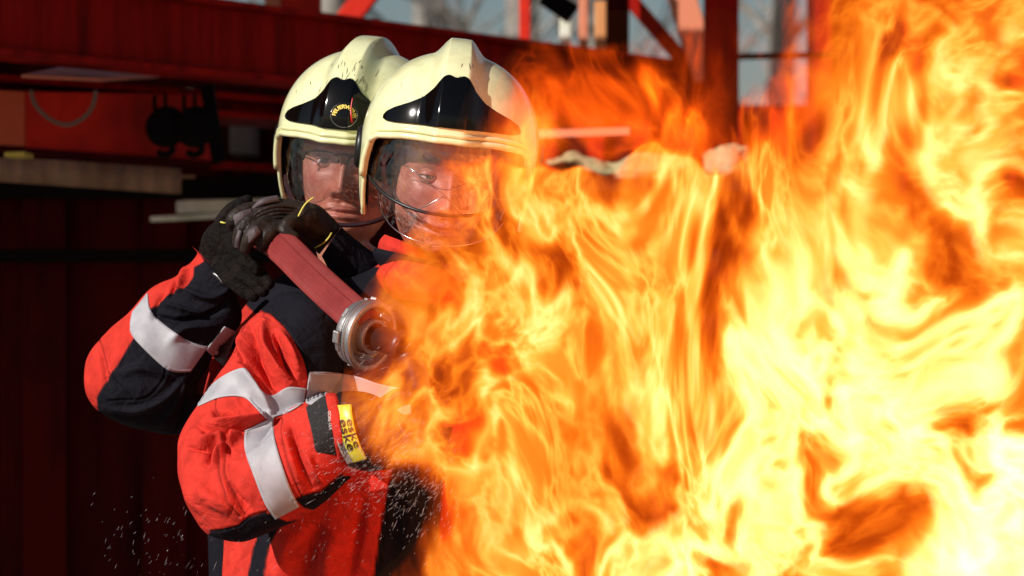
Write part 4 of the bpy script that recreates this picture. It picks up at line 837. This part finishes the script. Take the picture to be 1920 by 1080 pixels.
# ------------------------------------------------------------------ flames: glowing gas inside shaped bodies
def fmat(name, gain=1.0, seed=0.0, ry=.25, hot=None, floor=.30, cut=.40, fil=1.0, sc_=9.0, cool=1.0, absorb=3.0, gap=1.0, edge=None, cutfar=.62, ew=.11, contrast=4.5, strength=6.0, ax=1.0):
    m = bpy.data.materials.new(name); m.use_nodes = True; nt = m.node_tree; N = nt.nodes; L = nt.links; N.clear()
    def nd(t, **k):
        n = N.new(t)
        for a, b in k.items(): setattr(n, a, b)
        return n
    def mth(op, a, b=None, c=None):
        n = nd('ShaderNodeMath', operation=op)
        for i, x in enumerate((a, b, c)):
            if x is None: continue
            if isinstance(x, (int, float)): n.inputs[i].default_value = x
            else: L.new(x, n.inputs[i])
        return n.outputs[0]
    def noise(vec, sc, det, rough=.5):
        n = nd('ShaderNodeTexNoise'); n.inputs['Scale'].default_value = sc; n.inputs['Detail'].default_value = det; n.inputs['Roughness'].default_value = rough; L.new(vec, n.inputs['Vector']); return n
    def warp(vec, n, amt):
        c = nd('ShaderNodeVectorMath', operation='SUBTRACT'); L.new(n.outputs['Color'], c.inputs[0]); c.inputs[1].default_value = (.5, .5, .5)
        v = nd('ShaderNodeVectorMath', operation='MULTIPLY_ADD'); L.new(c.outputs[0], v.inputs[0]); v.inputs[1].default_value = (amt,)*3; L.new(vec, v.inputs[2]); return v.outputs[0]
    geo = nd('ShaderNodeNewGeometry')
    mp = nd('ShaderNodeMapping'); mp.inputs['Scale'].default_value = (1, .10, .62); mp.inputs['Rotation'].default_value = (0, ry, 0); mp.inputs['Location'].default_value = (seed, seed*.7, 0)
    L.new(geo.outputs['Position'], mp.inputs[0])
    v = warp(mp.outputs[0], noise(mp.outputs[0], 3.4, 1), .27)
    v = warp(v, noise(v, 8, 1.5), .13)
    big = noise(v, sc_*.45, 1.0); mid = noise(v, sc_, 2.0); fine = noise(v, sc_*2.1, 3.5, .6)
    def ridge(n, width, power):
        return mth('POWER', mth('MAXIMUM', mth('SUBTRACT', 1.0, mth('MULTIPLY', mth('ABSOLUTE', mth('SUBTRACT', n.outputs[0], .5)), width)), 0.0), power)
    if edge is not None:
        # how far inside the fire a point lies: 0 at its torn border, 1 well inside
        sp = nd('ShaderNodeSeparateXYZ'); wpos = warp(geo.outputs['Position'], noise(mp.outputs[0], 5.5, 2.0), .20); L.new(wpos, sp.inputs[0])
        if edge[0] == 'left':
            pts = edge[1]; fc = nd('ShaderNodeFloatCurve'); cu = fc.mapping.curves[0]
            zz = [(P(0, y, 4.12)[2], P(x, 0, 4.12)[0]) for x, y in pts]; z0, z1 = min(q[0] for q in zz), max(q[0] for q in zz); x0, x1 = min(q[1] for q in zz), max(q[1] for q in zz)
            zz = sorted(((z-z0)/(z1-z0), (x-x0)/(x1-x0)) for z, x in zz)
            cu.points[0].location = zz[0]; cu.points[1].location = zz[-1]
            for q in zz[1:-1]: cu.points.new(*q)
            fc.mapping.update(); L.new(mth('DIVIDE', mth('SUBTRACT', sp.outputs[2], z0), z1-z0), fc.inputs['Value'])
            u = mth('DIVIDE', mth('SUBTRACT', sp.outputs[0], mth('ADD', mth('MULTIPLY', fc.outputs[0], x1-x0), x0)), ew)
        else:
            (ex, ey, ed), ea, eb = edge[1:]; c0 = P(ex, ey, ed); qx = mth('DIVIDE', mth('SUBTRACT', sp.outputs[0], float(c0[0])), ea*K*ed); qz = mth('DIVIDE', mth('SUBTRACT', sp.outputs[2], float(c0[2])), eb*K*ed)
            u = mth('MULTIPLY', mth('SUBTRACT', 1.0, mth('SQRT', mth('ADD', mth('MULTIPLY', qx, qx), mth('MULTIPLY', qz, qz)))), 1/ew)
        u = mth('MINIMUM', mth('MAXIMUM', u, 0.0), 1.0); soft = mth('MINIMUM', mth('MULTIPLY', u, 5.0), 1.0)
        cut = mth('ADD', mth('MULTIPLY', u, cut-cutfar), cutfar); floor = mth('MULTIPLY', mth('MULTIPLY', u, u), floor)
    body = mth('MAXIMUM', mth('MULTIPLY', mth('SUBTRACT', mth('ADD', mth('MULTIPLY', big.outputs[0], .6), mth('MULTIPLY', mid.outputs[0], .4)), cut), contrast), 0.0)
    f1 = mth('MULTIPLY', ridge(mid, 9.0, 1.9), 1.15*fil); f2 = mth('MULTIPLY', ridge(fine, 8.5, 1.7), .75*fil)
    e = mth('ADD', mth('ADD', body, floor), mth('MULTIPLY', mth('ADD', f1, f2), mth('ADD', mth('MINIMUM', body, 1.0), .35)))
    if edge is not None: e = mth('MULTIPLY', e, soft)
    # darker cells between the sheets of flame
    dark = nd('ShaderNodeMapRange'); dark.inputs[1].default_value = .34; dark.inputs[2].default_value = .50; dark.inputs[3].default_value = 1-.8*gap; dark.inputs[4].default_value = 1.0; L.new(fine.outputs[0], dark.inputs[0])
    dk2 = nd('ShaderNodeMapRange'); dk2.inputs[1].default_value = .30; dk2.inputs[2].default_value = .46; dk2.inputs[3].default_value = 1-.85*gap; dk2.inputs[4].default_value = 1.0; L.new(mid.outputs[0], dk2.inputs[0])
    e = mth('MULTIPLY', mth('MULTIPLY', e, mth('ADD', mth('MULTIPLY', dark.outputs[0], .5), .5)), dk2.outputs[0])
    e = mth('MULTIPLY', e, gain)
    if hot:
        ks = []
        for (hx, hy, hz), rad, boost, low in hot:
            ds = nd('ShaderNodeVectorMath', operation='DISTANCE'); L.new(geo.outputs['Position'], ds.inputs[0]); ds.inputs[1].default_value = (hx, hy, hz)
            q = nd('ShaderNodeMapRange'); q.interpolation_type = 'SMOOTHSTEP'; q.inputs[1].default_value = 0; q.inputs[2].default_value = rad; q.inputs[3].default_value = boost; q.inputs[4].default_value = low; L.new(ds.outputs['Value'], q.inputs[0]); ks.append(q.outputs[0])
        k = ks[0]
        for kk in ks[1:]: k = mth('MAXIMUM', k, kk)
        e = mth('MULTIPLY', e, k)
    ramp = nd('ShaderNodeValToRGB'); c = ramp.color_ramp
    st = [(0, (1, .07, .002)), (.14, (1, .12, .004)), (.33, (1, .21, .009)), (.62, (1, .30, .034)), (1, (1, .34, .095))]
    c.elements[0].position = 0; c.elements[0].color = (*st[0][1], 1); c.elements[1].position = 1; c.elements[1].color = (*st[-1][1], 1)
    for p_, q_ in st[1:-1]: el = c.elements.new(p_); el.color = (*q_, 1)
    L.new(mth('MULTIPLY', e, .33*cool), ramp.inputs[0])
    em = nd('ShaderNodeEmission'); L.new(ramp.outputs[0], em.inputs[0]); L.new(mth('MULTIPLY', e, strength), em.inputs[1])
    out = nd('ShaderNodeOutputMaterial')
    ab = nd('ShaderNodeVolumeAbsorption'); ab.inputs[0].default_value = (.25, .12, .08, 1); L.new(mth('MULTIPLY', mth('MINIMUM', e, 1.2), absorb*ax), ab.inputs['Density'])
    av = nd('ShaderNodeAddShader'); L.new(em.outputs[0], av.inputs[0]); L.new(ab.outputs[0], av.inputs[1]); L.new(av.outputs[0], out.inputs['Volume'])
    tr = nd('ShaderNodeBsdfTransparent'); e2 = nd('ShaderNodeEmission'); e2.inputs[0].default_value = (1, .3, .05, 1); e2.inputs[1].default_value = .003; ad = nd('ShaderNodeAddShader'); L.new(tr.outputs[0], ad.inputs[0]); L.new(e2.outputs[0], ad.inputs[1]); L.new(ad.outputs[0], out.inputs['Surface'])
    m.cycles.volume_step_rate = 1.0
    return m
W_ = 2250
heart = [(tuple(P(1740, 900, 4.12)), .95, 3.0, .52), (tuple(P(1080, 680, 4.12)), .40, .95, .52), (tuple(P(1750, 60, 4.12)), .5, .85, .52)]
OUT = [(640, 1200), (690, 1120), (707, 1075), (777, 1015), (812, 960), (777, 915), (722, 880), (652, 850), (617, 800), (602, 755), (622, 700), (657, 650), (652, 605), (687, 560), (702, 520), (737, 470), (775, 430), (785, 380), (795, 345), (840, 328), (930, 314), (1120, 300), (1290, 280), (1330, 250), (1365, 205), (1430, 150), (1450, 60), (1460, -20), (1480, -120)]
G_MAIN = fmat('fire gas', .80, strength=17, ax=2.8, seed=5.6, hot=heart, floor=.33, cut=.37, edge=('left', OUT), ew=.09, cutfar=.57, fil=1.15, sc_=10.0, gap=.7)
fire = empty('fire', P(1400, 1080, 4.12)*np.array([1, 1, 0]), 'huge roaring orange and yellow fire filling the right half', 'fire')
def gas(nm, ribs, m, nu=90, nv=56, pw=.55):
    V, F = loft(ribs, nu, nv, pw); return mk(nm, V, F, m, fire)
gas('flame_body', [(560, 1250, W_, 1250, 4.12, .05), (620, 1160, W_, 1160, 4.12, .05), (700, 1085, W_, 1085, 4.12, .05), (770, 1015, W_, 1015, 4.12, .05), (790, 960, W_, 960, 4.12, .05), (740, 915, W_, 915, 4.12, .05), (670, 860, W_, 860, 4.12, .05), (640, 800, W_, 800, 4.12, .05), (640, 730, W_, 730, 4.12, .05), (650, 650, W_, 650, 4.12, .05), (655, 590, W_, 590, 4.12, .048),
        (690, 530, W_, 530, 4.12, .048), (740, 470, W_, 470, 4.12, .048), (780, 410, W_, 410, 4.12, .048), (800, 350, W_, 350, 4.12, .045), (830, 280, W_, 280, 4.12, .045), (930, 230, W_, 220, 4.12, .045), (1300, 180, W_, 160, 4.12, .045), (1390, 110, W_, 110, 4.12, .042), (1420, 20, W_, 20, 4.12, .042), (1450, -150, W_, -150, 4.12, .04)], G_MAIN, 140, 70)
G_DULL = fmat('dull fire gas', .75, strength=8, seed= 3.1, ry=.95, floor=.04, cut=.46, cutfar=.60, fil=1.2, cool=.42, absorb=2.0, edge=('round', (1230, 195, 4.1), 330, 150), ew=.5, sc_=10)
gas('flame_roll', [(930, 400, 1500, 420, 4.1, .03), (900, 330, 1560, 340, 4.1, .08), (910, 240, 1590, 240, 4.1, .11), (930, 160, 1570, 150, 4.1, .11), (960, 90, 1520, 85, 4.1, .09), (1010, 50, 1440, 45, 4.1, .06), (1100, 20, 1350, 15, 4.1, .02)], G_DULL, 80, 50, 1.0)
G_VEIL = fmat('veil gas', 1.4, seed= 5.1, floor=.22, cut=.40, fil=.5, cool=.6, absorb=.5, gap=.6, edge=('round', (985, 265, 4.3), 120, 150), ew=.7)
gas('flame_veil', [(860, 420, 1090, 420, 4.3, .01), (840, 350, 1110, 340, 4.3, .04), (845, 280, 1120, 270, 4.3, .05), (865, 200, 1110, 190, 4.3, .05), (900, 140, 1080, 130, 4.3, .03), (940, 105, 1030, 100, 4.3, .005)], G_VEIL, 50, 40, 1.0)

# ------------------------------------------------------------------ water spray
m = MB(); r_ = random.Random(4)
def drops(n, cx, cy, sx, sy, ang, d0, big=1.0):
    for _ in range(n):
        x, y = r_.gauss(cx, sx), r_.gauss(cy, sy); a_ = R(ang+r_.gauss(0, 12)); L_ = abs(r_.gauss(0, 7))*big+1.0; d_ = d0+r_.uniform(-.12, .12)
        A = P(x, y, d_); B = P(x+math.cos(a_)*L_, y-math.sin(a_)*L_, d_+r_.uniform(-.002, .002)); w_ = r_.uniform(.00008, .00030)*big
        m.add(*frame_tube(np.array([A, (A+B)/2, B]), np.array([w_*.3, w_, w_*.3]), 5))
drops(650, 710, 880, 60, 38, 35, 4.32); drops(240, 790, 950, 50, 55, 60, 4.32); drops(120, 620, 830, 45, 45, 30, 4.32, .7); drops(90, 290, 1020, 60, 45, 60, 4.35, .9); drops(70, 560, 1000, 110, 50, 55, 4.32, .8); drops(60, 740, 700, 60, 60, 40, 4.25, 1.2)
tag(m.build('water_spray', M_WATER, smooth=True), 'fine white water spray blowing back around the glove and down the jackets', 'spray', kind='stuff')
